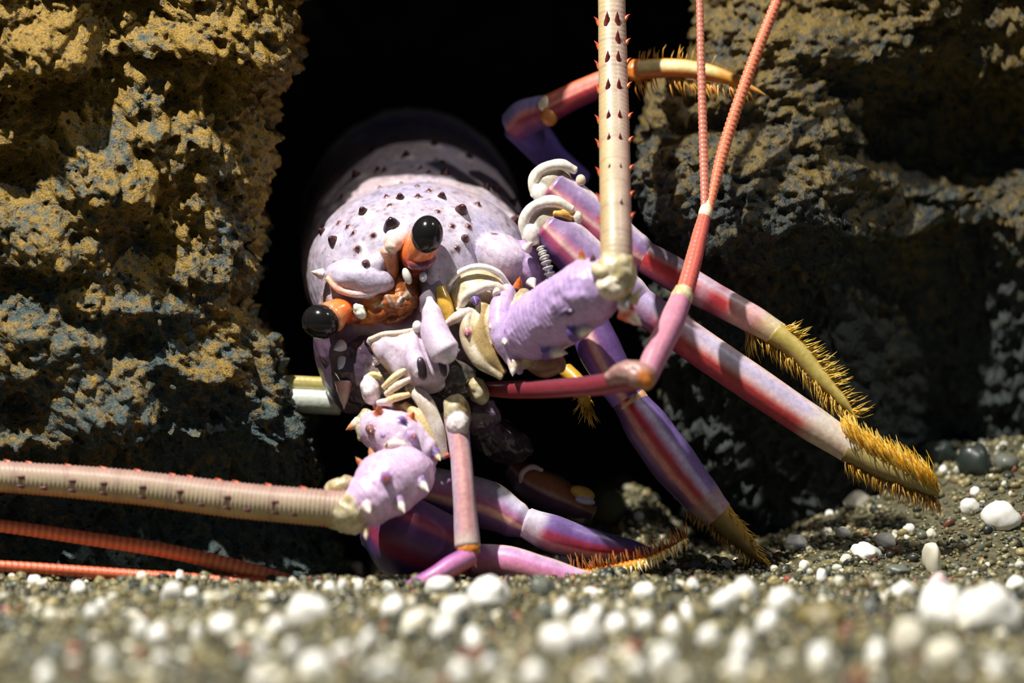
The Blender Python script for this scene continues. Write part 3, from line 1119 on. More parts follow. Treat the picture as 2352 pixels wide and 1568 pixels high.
# right antenna, raised: flagellum with thorns in pairs
pathR = [(1416, 640, 345), (1416, 575, 330), (1414, 480, 270), (1411, 300, 110), (1408, 150, 20), (1405, 0, -40), (1400, -260, -110)]
radR = [44, 37, 36, 35.5, 33.5, 31.5, 27]
G = Geo().tube(pathR, radR, flag_col(200, 15, (226, 196, 140)), n=36, m=520, rings=88, ring_amp=0.006)
def on_path(path, t):
    P = np.asarray(path, float)
    seg = np.r_[0, np.cumsum(np.linalg.norm(np.diff(P[:, :2], axis=0), axis=1))]
    return np.array([np.interp(t * seg[-1], seg, P[:, k]) for k in range(3)]), seg[-1]
def antenna_thorns(G, path, rad_of, positions, L, r, fwd):
    for py_or_t, kind in positions:
        pass
for y0 in (42, 85, 132, 196, 268, 321, 391, 472, -30, -100):
    z0 = np.interp(y0, [p[1] for p in pathR[::-1]], [p[2] for p in pathR[::-1]])
    x0 = np.interp(y0, [p[1] for p in pathR[::-1]], [p[0] for p in pathR[::-1]])
    rr = np.interp(y0, [p[1] for p in pathR[::-1]], radR[::-1])
    pairs = (-0.36, 0.36) if y0 not in (85, 472) else (0.36,)
    for sx in pairs:
        G.spine((x0 + sx * rr, y0 + 12, z0 + rr * math.sqrt(1 - sx * sx) * 0.97), (0.02, -1, 0.30), 34, 8, (150, 60, 40), (96, 22, 24), n=8, frac=0.0)
for y0 in (50, 105, 150, 205, 275, 330, 395, 455, 505):
    z0 = np.interp(y0, [p[1] for p in pathR[::-1]], [p[2] for p in pathR[::-1]])
    x0 = np.interp(y0, [p[1] for p in pathR[::-1]], [p[0] for p in pathR[::-1]])
    rr = np.interp(y0, [p[1] for p in pathR[::-1]], radR[::-1])
    G.spine((x0 - rr * 0.94, y0 + 6, z0 + 4), (-0.65, -1, 0.1), 24, 5, (224, 120, 60), (200, 70, 40), n=8, bend=0.12)
    G.spine((x0 + rr * 0.94, y0 - 6, z0 + 4), (0.75, -0.8, 0.1), 18, 5, (224, 120, 60), (200, 70, 40), n=8, bend=0.12)
ant_r = G.build('antenna', M_FLAG, root)
ant_r['label'] = 'raised cream antenna with pairs of dark red thorns'

G = Geo()
G.tube([(1188, 782, 120), (1230, 752, 160), (1300, 708, 230), (1362, 664, 300), (1405, 640, 330)], [58, 76, 80, 76, 52], ped_col((196, 168, 220), 210, 0.2), n=40, m=160, rings=24, ring_amp=0.008, disp=5, dscale=22, seed=211)
for p, d, L, r, c0, c1 in [((1290, 712, 305), (0.5, 0.1, 0.9), 60, 18, (70, 60, 120), (50, 30, 60)), ((1322, 762, 300), (0.8, -0.1, 0.6), 63, 22, (96, 74, 150), (246, 236, 226)),
                           ((1262, 806, 225), (0.8, 0.1, 0.6), 60, 22, (110, 86, 160), (246, 236, 226)), ((1385, 652, 380), (0.5, -0.2, 0.8), 30, 13, (110, 70, 90), (170, 60, 60))]:
    G.spine(p, d, L, r, c0, c1, n=14, frac=0.3)
for k in range(12):
    t = k / 11
    G.spine((1205 + 150 * t, 698 - 92 * t, 165 + 130 * t), (-0.5, -0.9, 0.3), 16, 5, (232, 190, 150), (230, 120, 60), n=6)
G.build('antenna_segment', M_SHELL, ant_r, fuse=2.0, soften=4)
G = Geo()
G.blob((1415, 632, 345), (50, 60, 52), 0, blobcream(214), disp=9, dscale=24, seed=215)
G.blob((1382, 622, 372), (26, 22, 22), 10, blobcream(216), disp=6, dscale=16, seed=217)
G.blob((1400, 660, 380), (30, 26, 24), 10, (236, 224, 200), disp=6, dscale=16, seed=218)
for p, d, L, r, c0, c1 in [((1455, 690, 340), (0.5, -0.8, 0.3), 48, 13, (206, 190, 150), (245, 235, 220)), ((1440, 718, 330), (0.8, 0.7, 0.4), 56, 22, (232, 120, 80), (240, 226, 212)),
                           ((1432, 700, 350), (0.5, 0.3, 0.8), 26, 14, WHT, WHT), ((1338, 606, 300), (-0.1, -1, 0.2), 46, 12, (190, 170, 90), (190, 110, 50)), ((1362, 612, 320), (0.0, -1, 0.3), 36, 14, (130, 96, 50), (80, 50, 30))]:
    G.spine(p, d, L, r, c0, c1, n=14)
G.build('antenna_joint', M_SHELL, ant_r, fuse=2.0, soften=4)
G = Geo()
G.tube([(1205, 672, 80), (1190, 720, 120), (1190, 780, 145), (1216, 838, 140)], [16, 22, 26, 20], cream_col(220), n=20, m=40, disp=4, dscale=18)
G.tube([(1168, 664, 80), (1148, 710, 120), (1152, 770, 146), (1176, 820, 148), (1196, 856, 138)], [18, 26, 27, 20, 8], ped_col((198, 172, 216), 221), n=24, m=50, disp=3)
for p, d, L, r, c0, c1 in [((1136, 745, 140), (-0.5, 0.3, 0.8), 30, 12, (80, 70, 140), (230, 220, 210)), ((1164, 780, 165), (-0.2, 0.4, 0.9), 30, 12, (150, 120, 170), (246, 236, 226)),
                           ((1180, 838, 160), (-0.1, 1, 0.5), 34, 15, (240, 220, 200), (246, 236, 230)), ((1196, 700, 120), (0.2, -0.5, 0.9), 30, 13, (240, 200, 150), (230, 110, 50)),
                           ((1214, 724, 130), (0.2, -0.3, 0.9), 22, 12, WHT, (230, 150, 90))]:
    G.spine(p, d, L, r, c0, c1, n=14)
G.tube([(1215, 820, 110), (1250, 838, 130), (1290, 836, 150)], [26, 30, 20], (170, 124, 92), n=20, m=24)
G.build('antenna_segment', M_SHELL, ant_r, fuse=2.0, soften=4)
G = Geo()
G.blob((1098, 690, 40), (74, 72, 62), 10, blobcream(225), disp=5, dscale=30, seed=226)
G.tube([(1030, 655, 74), (1052, 628, 84), (1100, 612, 86), (1142, 624, 78), (1172, 658, 62)], [5, 7, 8, 7, 5], (244, 244, 240), n=12, m=40)
G.tube([(1055, 712, 98), (1075, 676, 112), (1120, 656, 112), (1165, 668, 100)], [9, 12, 13, 9], (238, 226, 206), n=14, m=40, disp=3, dscale=14)
G.tube([(1024, 745, 100), (1050, 728, 112), (1080, 712, 112)], [8, 13, 9], (242, 222, 206), n=14, m=24)
G.tube([(1080, 712, 104), (1072, 770, 122), (1096, 824, 134), (1152, 868, 138)], [14, 17, 16, 7], cream_col(228, (246, 238, 220), (210, 190, 150)), n=18, m=50)
G.tube([(1110, 700, 104), (1100, 760, 118), (1120, 816, 128), (1158, 856, 132)], [16, 24, 22, 9], (186, 160, 106), n=20, m=50)
G.tube([(1134, 690, 112), (1122, 740, 128), (1134, 790, 134)], [6, 8, 5], (228, 210, 166), n=12, m=30)
G.tube([(1100, 690, 110), (1092, 740, 126), (1098, 790, 132)], [5, 6, 4], (236, 220, 190), n=12, m=30)
for p, d, L, r, c0, c1 in [((1092, 690, 118), (0.1, 0.4, 0.9), 26, 12, (110, 90, 150), (80, 50, 100)), ((1074, 764, 134), (-0.1, 0.4, 0.9), 22, 9, (170, 110, 120), (110, 50, 70)), ((1140, 672, 112), (0.2, -0.2, 0.9), 24, 12, WHT, (236, 220, 190))]:
    G.spine(p, d, L, r, c0, c1, n=14)
G.build('antenna_base', M_SHELL, ant_r, fuse=2.0, soften=4)
# beaded comb on the cheek
def comb_col(t, s, V):
    k = (np.sin(t * 2 * np.pi * 8) > -0.2)[:, None]
    return np.where(k, lin((236, 232, 210)), lin((40, 40, 70)))
Geo().tube([(1242, 570, 30), (1254, 600, 45), (1264, 636, 50), (1268, 664, 45)], [9, 11, 11, 8], comb_col, n=16, m=130, rings=8, ring_amp=0.2).build('cheek_comb', M_SHELL, root)

# left antenna, stretched out over the gravel
pathL = [(805, 1172, 300), (740, 1166, 300), (560, 1150, 280), (300, 1118, 250), (0, 1094, 215), (-260, 1080, 180)]
radL = [44, 42, 41, 39, 36, 33]
G = Geo().tube(pathL, radL, flag_col(230, 9, (240, 150, 60)), n=36, m=640, rings=104, ring_amp=0.022)
for x0 in (46, 98, 164, 236, 325, 411, 460, 520, 565, 630, 673, -30):
    xs_ = [p[0] for p in pathL[::-1]]
    y0, z0 = np.interp(x0, xs_, [p[1] for p in pathL[::-1]]), np.interp(x0, xs_, [p[2] for p in pathL[::-1]])
    rr = np.interp(x0, xs_, radL[::-1])
    for sy in ((-0.08, 0.5) if x0 not in (98, 460, 565, 673) else (0.5,)):
        G.spine((x0 + 6, y0 + sy * rr, z0 + rr * math.sqrt(1 - sy * sy) * 0.96), (-1, -0.05, 0.5), 20, 6, (130, 50, 50), (88, 24, 40), n=8, frac=0.0)
for x0 in (20, 70, 160, 240, 320, 400, 440, 505, 545, 620, 700):
    xs_ = [p[0] for p in pathL[::-1]]
    y0, z0 = np.interp(x0, xs_, [p[1] for p in pathL[::-1]]), np.interp(x0, xs_, [p[2] for p in pathL[::-1]])
    rr = np.interp(x0, xs_, radL[::-1])
    G.spine((x0, y0 - rr * 0.95, z0 + 4), (-1, -0.55, 0.1), 16, 5, (220, 110, 50), (196, 60, 36), n=8)
ant_l = G.build('antenna', M_FLAG, root)
ant_l['label'] = 'cream ringed antenna stretched out to the left above the gravel'
G = Geo()
G.tube([(965, 1068, 170), (935, 1088, 210), (890, 1112, 250), (845, 1150, 290), (812, 1170, 300)], [44, 68, 78, 62, 46], ped_col((218, 186, 222), 240, 0.16), n=40, m=150, rings=22, ring_amp=0.007, disp=3, dscale=22, seed=241)
for p, d, L, r, c0, c1 in [((886, 1098, 325), (0.1, 0.2, 0.95), 46, 15, (130, 90, 150), (110, 50, 40)), ((962, 1106, 270), (0.5, 0.5, 0.7), 52, 18, (90, 70, 140), (248, 236, 226)),
                           ((912, 1150, 310), (0.4, 0.6, 0.7), 52, 19, (150, 110, 170), (248, 236, 226)), ((842, 1165, 350), (0.3, 0.5, 0.8), 32, 14, (220, 206, 200), (246, 230, 220)),
                           ((838, 1216, 320), (0.1, 0.8, 0.5), 34, 12, (236, 206, 170), (240, 220, 200)), ((834, 1070, 225), (-0.6, -0.7, 0.3), 34, 12, (236, 170, 120), (206, 132, 84)),
                           ((858, 1056, 225), (-0.3, -0.9, 0.3), 40, 13, (240, 220, 200), (220, 160, 110)), ((812, 1108, 262), (-0.8, -0.7, 0.3), 34, 11, (230, 190, 90), (232, 130, 50)), ((884, 1050, 225), (0.2, -0.9, 0.3), 26, 11, (236, 190, 140), (206, 132, 84))]:
    G.spine(p, d, L, r, c0, c1, n=14)
G.build('antenna_segment', M_SHELL, ant_l, fuse=2.0, soften=4)
G = Geo()
G.blob((796, 1176, 302), (54, 48, 48), 20, blobcream(244), disp=9, dscale=22, seed=245)
G.blob((780, 1120, 270), (38, 26, 30), -30, blobcream(246), disp=8, dscale=18, seed=247)
G.blob((812, 1206, 310), (26, 20, 24), 10, (228, 214, 190), disp=5, dscale=16, seed=248)
G.build('antenna_joint', M_SHELL, ant_l, fuse=2.0, soften=4)
G = Geo()
G.tube([(838, 960, 110), (870, 985, 140), (920, 1005, 165), (965, 1040, 170), (990, 1068, 160)], [22, 50, 60, 48, 20], ped_col((220, 196, 224), 250), n=32, m=60, disp=4, dscale=24, seed=251)
G.tube([(845, 945, 120), (832, 975, 130), (832, 1010, 140)], [15, 17, 10], cream_col(252), n=16, m=24, disp=4, dscale=14)
G.tube([(880, 1050, 200), (900, 1020, 222), (925, 1022, 222), (945, 1045, 210)], [7, 9, 9, 6], (232, 222, 206), n=14, m=30)
G.blob((905, 1042, 205), (22, 22, 20), 0, (170, 130, 60), disp=4, dscale=12, seed=253)
for p, d, L, r, c0, c1 in [((820, 972, 130), (-1, 0.6, 0.2), 36, 14, (244, 230, 214), (210, 140, 90)), ((870, 950, 170), (0, -0.7, 0.7), 34, 13, (230, 120, 60), (206, 110, 70)), ((850, 985, 190), (0.1, 0.4, 0.9), 30, 11, (150, 110, 110), (110, 60, 50)),
                           ((925, 968, 205), (0.2, -0.2, 0.9), 26, 10, (120, 90, 150), (80, 60, 120)), ((948, 1000, 225), (0.2, 0.2, 0.9), 28, 11, (200, 170, 220), (150, 90, 90)), ((1000, 1040, 200), (0.4, 0.6, 0.6), 34, 12, (110, 80, 150), (240, 220, 180)),
                           ((945, 960, 190), (0.3, -0.8, 0.5), 24, 9, (210, 120, 80), (230, 100, 40)), ((880, 1000, 225), (0.1, 0.3, 0.9), 20, 7, (180, 150, 200), (120, 90, 140))]:
    G.spine(p, d, L, r, c0, c1, n=14)
G.build('antenna_segment', M_SHELL, ant_l, fuse=2.0, soften=4)
G = Geo()
G.tube([(938, 888, 130), (972, 918, 158), (1000, 975, 172), (1020, 1050, 172)], [12, 19, 18, 12], cream_col(255, (250, 244, 236), (232, 216, 196)), n=20, m=50)
G.tube([(928, 930, 140), (962, 958, 164), (988, 1010, 178), (1004, 1055, 176)], [10, 14, 13, 8], (214, 190, 132), n=16, m=50)
G.blob((852, 896, 120), (24, 36, 28), -8, (240, 226, 232), disp=4, dscale=18, seed=256)
G.tube([(838, 868, 120), (858, 860, 130), (876, 866, 130)], [6, 8, 6], (236, 220, 150), n=12, m=16)
for i, (a, b, c_) in enumerate([((880, 890, 146), (935, 846, 154), (244, 226, 176)), ((886, 906, 150), (942, 870, 158), (240, 220, 196)), ((882, 925, 150), (940, 906, 160), (242, 214, 160)), ((868, 925, 140), (900, 928, 150), (240, 232, 236))]):
    a, b = np.array(a, float), np.array(b, float)
    G.tube([a, (a + b) / 2 + [0, -3, 8], b], [7, 9, 7], c_, n=14, m=20)
G.tube([(862, 930, 120), (905, 942, 130), (945, 938, 140)], [14, 18, 12], (168, 118, 74), n=16, m=24)
G.build('antenna_base', M_SHELL, ant_l, fuse=2.0, soften=4)

# ---- antennules: thin feelers with a forked end
def aule_col(base, edge, lowc):
    def f(t, s, V):
        c = ramp([(-1, lowc), (-0.2, base), (0.5, base), (1, edge)], s)
        n = fbm(V / np.array([30, 30, 30]), 3, 260)
        return c * (1 + 0.12 * n)[:, None]
    return f


def stripes_(st):
    def f(t, s, V):
        c = ramp(list(st), s + 0.10 * vnoise(V / 30, 261))
        k = smooth(t, 0.86, 1.0)[:, None]
        c = c * (1 - k) + lin((226, 206, 196)) * k
        return 0.9 * c * (1 + 0.16 * fbm(V / 14, 3, 262))[:, None]
    return f


def ring_col(a, b, per):
    def f(t, s, V):
        k = (0.5 + 0.5 * np.sin(t * 2 * np.pi * per))[:, None]
        base = lin(a) * (1 - k) + lin(b) * k
        return base
    return f


G = Geo().tube([(1118, 893, 60), (1180, 894, 120), (1300, 890, 240), (1400, 880, 330), (1462, 866, 380)], [17, 21, 22, 25, 30], aule_col((132, 44, 58), (116, 52, 70), (166, 66, 62)), n=28, m=80, flat=0.85)
aule_r = G.build('antennule', M_LEG, root)
aule_r['label'] = 'red jointed antennule with two long upright feelers'
G = Geo().tube([(1400, 868, 352), (1440, 856, 380), (1476, 866, 392), (1492, 884, 386)], [18, 28, 33, 20], (170, 130, 122), n=24, m=30, disp=4, dscale=16)
G.tube([(1335, 890, 268), (1360, 880, 292), (1410, 866, 340)], [10, 12, 10], (246, 200, 190), n=12, m=20)
G.blob((1482, 872, 412), (16, 22, 14), -30, (206, 120, 44))
G.build('antennule_joint', M_LEG, aule_r, fuse=2.0, soften=4)
Geo().tube([(1486, 862, 375), (1510, 806, 330), (1540, 745, 270), (1562, 692, 220)], [27, 30, 30, 26], aule_col((196, 128, 150), (214, 150, 160), (176, 110, 150)), n=26, m=50).build('antennule_segment', M_LEG, aule_r)
Geo().tube([(1556, 704, 222), (1566, 682, 212), (1572, 664, 204)], [24, 26, 22], cream_col(262, (244, 226, 180), (214, 190, 130)), n=22, m=20).build('antennule_joint', M_LEG, aule_r)
Geo().tube([(1573, 672, 206), (1590, 610, 160), (1606, 545, 110), (1620, 490, 70)], [21, 20, 18, 15], aule_col((206, 92, 72), (224, 130, 104), (190, 90, 96)), n=24, m=60, rings=18, ring_amp=0.02).build('antennule_segment', M_LEG, aule_r)
Geo().tube([(1616, 508, 82), (1620, 490, 72), (1624, 462, 56)], [14, 16, 11], (240, 220, 190), n=18, m=14).build('antennule_joint', M_LEG, aule_r)
Geo().tube([(1619, 490, 70), (1616, 350, 30), (1611, 180, 0), (1607, 0, -30), (1602, -200, -60)], [9, 10.5, 9.5, 8.5, 7], ring_col((226, 160, 132), (196, 100, 84), 62), n=16, m=500, rings=62, ring_amp=0.06).build('feeler', M_FLAG, aule_r)
Geo().tube([(1626, 492, 68), (1660, 350, 20), (1712, 190, -20), (1786, 0, -60), (1850, -150, -90)], [10, 14, 13.5, 12.5, 10], ring_col((240, 158, 116), (214, 92, 64), 60), n=18, m=500, rings=60, ring_amp=0.06).build('feeler', M_FLAG, aule_r)

G = Geo().tube([(1046, 955, 150), (1058, 1040, 180), (1066, 1140, 215), (1074, 1255, 245)], [28, 25, 26, 30], stripes_(((-1, (230, 206, 206)), (-0.75, (206, 176, 206)), (-0.4, (226, 168, 170)), (0.1, (232, 176, 172)), (0.3, (206, 140, 150)), (0.6, (232, 186, 182)), (1, (206, 180, 216)))), n=28, m=60)
G.spine((1032, 1105, 205), (-0.6, 0.6, 0.5), 14, 6, (110, 60, 120), (70, 40, 80), n=8)
G.spine((1028, 1045, 190), (-0.7, 0.5, 0.5), 14, 6, (190, 70, 60), (150, 40, 40), n=8)
aule_l = G.build('antennule', M_LEG, root)
aule_l['label'] = 'pink jointed antennule running down into the gravel on the left'
G = Geo().blob((1050, 945, 150), (32, 42, 34), -10, blobcream(265), disp=5, dscale=18, seed=266)
G.blob((1052, 975, 176), (27, 30, 22), 0, (226, 216, 216), disp=4, dscale=14)
G.build('antennule_joint', M_LEG, aule_l, fuse=2.0, soften=4)
Geo().blob((1098, 896, 90), (24, 34, 28), -30, blobcream(267), disp=5, dscale=16, seed=268).build('antennule_joint', M_LEG, aule_r)
Geo().blob((1076, 1262, 252), (27, 20, 24), 0, (208, 126, 44), disp=3, dscale=14).build('antennule_joint', M_LEG, aule_l)
Geo().tube([(1080, 1276, 252), (1040, 1298, 272), (990, 1328, 292), (900, 1368, 285), (780, 1372, 255), (715, 1350, 235)], [24, 25, 22, 18, 17, 18], aule_col((206, 130, 184), (236, 120, 80), (160, 90, 160)), n=24, m=70).build('antennule_segment', M_LEG, aule_l)
Geo().tube([(722, 1348, 238), (560, 1306, 220), (400, 1268, 205), (200, 1236, 195), (0, 1207, 185), (-200, 1185, 170)], [13, 18, 17, 16, 15, 13], ring_col((238, 150, 104), (222, 108, 74), 60), n=18, m=480, rings=60, ring_amp=0.03).build('feeler', M_FLAG, aule_l)
Geo().tube([(722, 1350, 240), (600, 1342, 240), (480, 1334, 240), (300, 1321, 240), (100, 1306, 240), (-160, 1290, 235)], [13, 18, 16, 14, 13, 11], ring_col((238, 130, 88), (218, 92, 62), 60), n=18, m=480, rings=60, ring_amp=0.03).build('feeler', M_FLAG, aule_l)

# ---- walking legs
def stripes(*stops, along=None, seed=0):
    st = sorted(stops, key=lambda a: a[0])
    def f(t, s, V):
        c = ramp(st, s + 0.05 * fbm(V / 40, 2, seed))
        if along is not None:
            for (t0, t1, cc, w_) in along:
                e = 0.05
                k = (smooth(t, t0 - e, t0 + e) * (1 - smooth(t, t1 - e, t1 + e)) * w_)[:, None]
                c = c * (1 - k) + lin(cc) * k
        n = fbm(V / np.array([12, 12, 12]), 3, seed + 1)
        return np.clip(0.86 * c * (1 + 0.22 * n)[:, None], 0, 1)
    return f


MERUS = ((-1, (90, 64, 106)), (-0.75, (118, 88, 146)), (-0.5, (176, 72, 118)), (-0.30, (200, 92, 128)), (-0.21, (246, 206, 190)), (-0.08, (246, 206, 190)), (0.02, (208, 124, 162)), (0.25, (150, 118, 166)), (0.7, (162, 140, 182)), (0.92, (220, 206, 222)), (1, (244, 222, 214)))  # pale stops at the upper edge paint in a highlight


def cap_col(seed):
    g = cream_col(seed, (206, 196, 176), (160, 146, 122))
    return lambda X, V: g(None, None, V)


def leg(name, path, rad, col, label, **kw):
    o = Geo().tube(path, rad, col, n=40, m=kw.pop('m', 120), **kw).build(name, M_LEG, root)
    o['label'] = label
    return o


# upper leg reaching behind the raised antenna to the right rock (far back)
LA = leg('walking_leg', [(1330, 420, -420), (1275, 372, -390), (1225, 315, -340), (1190, 285, -310)], [34, 36, 42, 40],
         stripes((-1, (70, 54, 130)), (0.3, (96, 76, 160)), (1, (120, 100, 170)), seed=400), 'leg reaching up behind the raised antenna to the olive rock')
Geo().tube([(1182, 292, -305), (1205, 272, -292), (1240, 258, -276), (1262, 248, -262)], [40, 42, 38, 32], stripes((-1, (120, 100, 170)), (-0.5, (150, 60, 110)), (0.0, (170, 56, 76)), (0.3, (232, 150, 140)), (0.5, (150, 130, 180)), (1, (150, 140, 190)), seed=401), n=32, m=40).build('leg_segment', M_LEG, LA)
Geo().tube([(1244, 246, -246), (1258, 238, -242), (1268, 236, -240)], [15, 18, 12], (240, 222, 190), n=16, m=16).blob((1262, 268, -236), (20, 22, 18), -10, (206, 130, 60)).build('leg_joint', M_LEG, LA)
Geo().tube([(1262, 250, -258), (1310, 225, -238), (1370, 198, -212), (1435, 170, -185)], [32, 31, 30, 26], stripes((-1, (90, 40, 110)), (-0.7, (160, 44, 66)), (0.1, (190, 56, 66)), (0.2, (246, 170, 150)), (0.45, (206, 90, 90)), (0.65, (240, 150, 130)), (1, (240, 110, 70)), seed=402), n=32, m=60).build('leg_segment', M_LEG, LA)
G = Geo().blob((1462, 162, -176), (26, 26, 26), 0, (214, 124, 44), disp=4, dscale=14)
G.build('leg_joint', M_LEG, LA)
DA = Geo().tube([(1455, 162, -178), (1500, 158, -165), (1560, 157, -150), (1620, 165, -140), (1690, 186, -135), (1735, 207, -135), (1758, 218, -135)], [22, 23, 22, 20, 14, 6, 1.5],
                stripes((-1, (196, 96, 30)), (-0.3, (222, 140, 50)), (0.0, (236, 214, 150)), (0.7, (240, 226, 160)), (1, (230, 150, 50)), along=[(0.62, 1.1, (226, 150, 40), 0.85)], seed=403), n=24, m=80).build('dactyl', M_LEG, LA)
DA['label'] = 'yellow claw tip'
bristles(DA, [(1455, 180, -178), (1560, 178, -150), (1640, 188, -138), (1710, 200, -135)], lambda t, rs: ((0.35, 1, rs.uniform(-0.3, 0.4)), np.array([0, 2, 6])), 60, 46, 1.7, [(222, 140, 50), (236, 180, 70)], 302)
bristles(DA, [(1470, 142, -178), (1560, 140, -150), (1640, 152, -138)], lambda t, rs: ((0.2, -1, rs.uniform(-0.3, 0.4)), np.array([0, 0, 4])), 22, 34, 1.5, [(222, 160, 60)], 303)

# second leg: from its knee behind the head, behind the raised antenna, down to the right
PB = [(1270, 428, -46), (1322, 472, -48), (1395, 530, -50), (1455, 575, -48), (1490, 598, -46)]
LB = leg('walking_leg', PB, [40, 49, 50, 44, 36], stripes(*MERUS, seed=410), 'upper right leg, banded purple and red, ending in a spread yellow claw')
G = Geo().blob((1266, 428, -66), (53, 50, 52), 30, cap_col(411), disp=3, dscale=20, seed=411)
G.tube([(1228, 450, -30), (1224, 412, -28), (1248, 386, -26), (1290, 378, -26), (1322, 392, -34)], [10, 12, 12, 13, 10], (246, 242, 226), n=16, m=50, disp=2)
G.blob((1240, 446, -22), (17, 24, 18), -15, (238, 234, 226)).spine((1232, 400, -30), (-0.9, -0.6, 0.2), 18, 8, CREAM, ORNG).blob((1334, 414, -30), (12, 14, 12), 0, (220, 200, 170))
G.build('leg_joint', M_LEG, LB, fuse=2.0, soften=4)
Geo().tube([(1470, 585, -47), (1540, 624, -42), (1600, 662, -36), (1650, 690, -30), (1720, 728, -22), (1790, 770, -15)], [37, 39, 37, 35, 33, 29],
           stripes((-1, (120, 70, 110)), (-0.75, (200, 110, 140)), (-0.4, (206, 60, 60)), (0.15, (196, 56, 66)), (0.35, (240, 150, 130)), (0.6, (190, 176, 210)), (1, (226, 190, 190)),
                   along=[(0.42, 0.50, (206, 170, 190), 0.7), (0.52, 0.60, (150, 44, 60), 0.6), (0.66, 0.86, (232, 184, 180), 0.75), (0.86, 1.2, (226, 206, 160), 0.85)], seed=412), n=40, m=120).build('leg_segment', M_LEG, LB)
DBp = [(1780, 764, -14), (1830, 804, -8), (1880, 862, 0), (1930, 915, 8), (1968, 960, 14)]
DB = Geo().tube(DBp, [29, 25, 21, 14, 2], stripes((-1, (150, 120, 60)), (0, (196, 176, 90)), (0.6, (222, 200, 120)), (1, (190, 150, 50)), seed=413), n=24, m=60).build('dactyl', M_LEG, LB)
DB['label'] = 'yellow claw tip'
bristles(DB, DBp, lambda t, rs: ((0.95, -0.35, rs.uniform(-0.2, 0.5)), np.array([10, -8, 4]) * (1.2 - t)), 120, 50, 2.2, [(206, 160, 40), (226, 190, 70)], 304)
bristles(DB, [(1720, 748, -20)] + DBp, lambda t, rs: ((0.15, 1, rs.uniform(-0.2, 0.5)), np.array([-8, 12, 4]) * (1.2 - t)), 200, 62, 1.8, [(196, 150, 44), (150, 112, 40), (216, 180, 80)], 305)

# third leg: knee under the second, passes behind the antenna base, long pale shin to the right
PC = [(1260, 520, 0), (1304, 560, 4), (1370, 622, 10), (1440, 676, 14), (1478, 704, 15)]
LC = leg('walking_leg', PC, [44, 55, 56, 48, 38], stripes(*MERUS, seed=420), 'longest right leg with a pale shin and a golden brush claw on the gravel')
G = Geo().blob((1254, 518, -22), (57, 56, 56), 30, cap_col(421), disp=3, dscale=20, seed=421)
G.tube([(1208, 548, 20), (1204, 506, 24), (1226, 474, 26), (1270, 462, 26), (1314, 482, 16)], [10, 13, 13, 14, 11], (246, 242, 226), n=16, m=50, disp=2)
G.blob((1220, 538, 22), (19, 27, 20), -15, (240, 236, 226)).blob((1326, 500, 14), (12, 16, 12), 0, (226, 216, 196))
G.tube([(1272, 490, 34), (1294, 492, 32), (1312, 502, 24)], [7, 9, 7], (226, 176, 84), n=12, m=20)
G.build('leg_joint', M_LEG, LC, fuse=2.0, soften=4)
Geo().tube([(1462, 694, 16), (1530, 742, 24), (1600, 792, 34), (1720, 874, 50), (1850, 962, 66), (1962, 1035, 80)], [40, 41, 43, 43, 41, 35],
           stripes((-1, (170, 70, 100)), (-0.8, (206, 84, 96)), (-0.3, (204, 56, 62)), (-0.08, (232, 150, 140)), (0.1, (228, 200, 210)), (0.55, (190, 180, 214)), (0.85, (226, 206, 224)), (1, (244, 206, 180)),
                   along=[(-0.1, 0.10, (176, 156, 204), 0.75), (0.12, 0.26, (190, 70, 90), 0.3), (0.8, 1.2, (232, 220, 196), 0.75)], seed=422), n=40, m=140).build('leg_segment', M_LEG, LC)
DCp = [(1950, 1030, 80), (2010, 1064, 88), (2080, 1096, 92), (2130, 1122, 92), (2156, 1138, 90)]
DC = Geo().tube(DCp, [34, 29, 24, 15, 4], stripes((-1, (110, 92, 56)), (-0.2, (170, 150, 90)), (0.5, (206, 186, 120)), (1, (214, 170, 60)), seed=423), n=24, m=60).build('dactyl', M_LEG, LC)
DC['label'] = 'golden brush claw tip'
bristles(DC, DCp, lambda t, rs: ((-0.5, -1, rs.uniform(-0.3, 0.9)), np.array([6, -14, 6]) * (1.1 - t * 0.6) + np.array([0, 0, rs.uniform(-8, 14)])), 620, 76, 1.9, [(236, 186, 44), (216, 160, 34), (246, 214, 110)], 306)
bristles(DC, DCp, lambda t, rs: ((0.1, 1, rs.uniform(-0.3, 0.6)), np.array([-6, 14, 4]) * (1.1 - t * 0.6)), 240, 52, 2.2, [(196, 146, 40), (150, 110, 40)], 307)

# fourth leg: from under the antenna base straight down to the gravel
PD = [(1352, 742, 60), (1376, 800, 70), (1412, 866, 78), (1440, 915, 80)]
LD = leg('walking_leg', PD, [46, 50, 46, 40], stripes((-1, (104, 84, 168)), (-0.55, (150, 110, 190)), (-0.4, (200, 90, 130)), (-0.3, (246, 200, 190)), (-0.08, (240, 190, 190)), (0.02, (150, 90, 140)), (0.3, (112, 80, 140)), (1, (96, 70, 130)), seed=430),
         'right leg running steeply down from under the antenna base to the gravel')
Geo().tube([(1440, 916, 78), (1450, 926, 80), (1460, 936, 80)], [38, 42, 40], (226, 176, 130), n=32, m=12).build('leg_joint', M_LEG, LD)
Geo().tube([(1442, 915, 80), (1490, 985, 84), (1545, 1060, 86), (1600, 1128, 84), (1648, 1182, 80)], [40, 52, 54, 47, 38],
           stripes((-1, (80, 56, 100)), (-0.62, (96, 66, 116)), (-0.5, (220, 130, 140)), (-0.36, (240, 176, 160)), (-0.24, (190, 50, 70)), (0.08, (176, 44, 60)), (0.2, (200, 160, 200)), (0.42, (200, 184, 222)), (0.6, (126, 104, 164)), (1, (112, 92, 150)),
                   along=[(0.85, 1.2, (190, 160, 150), 0.6)], seed=431), n=40, m=90).build('leg_segment', M_LEG, LD)
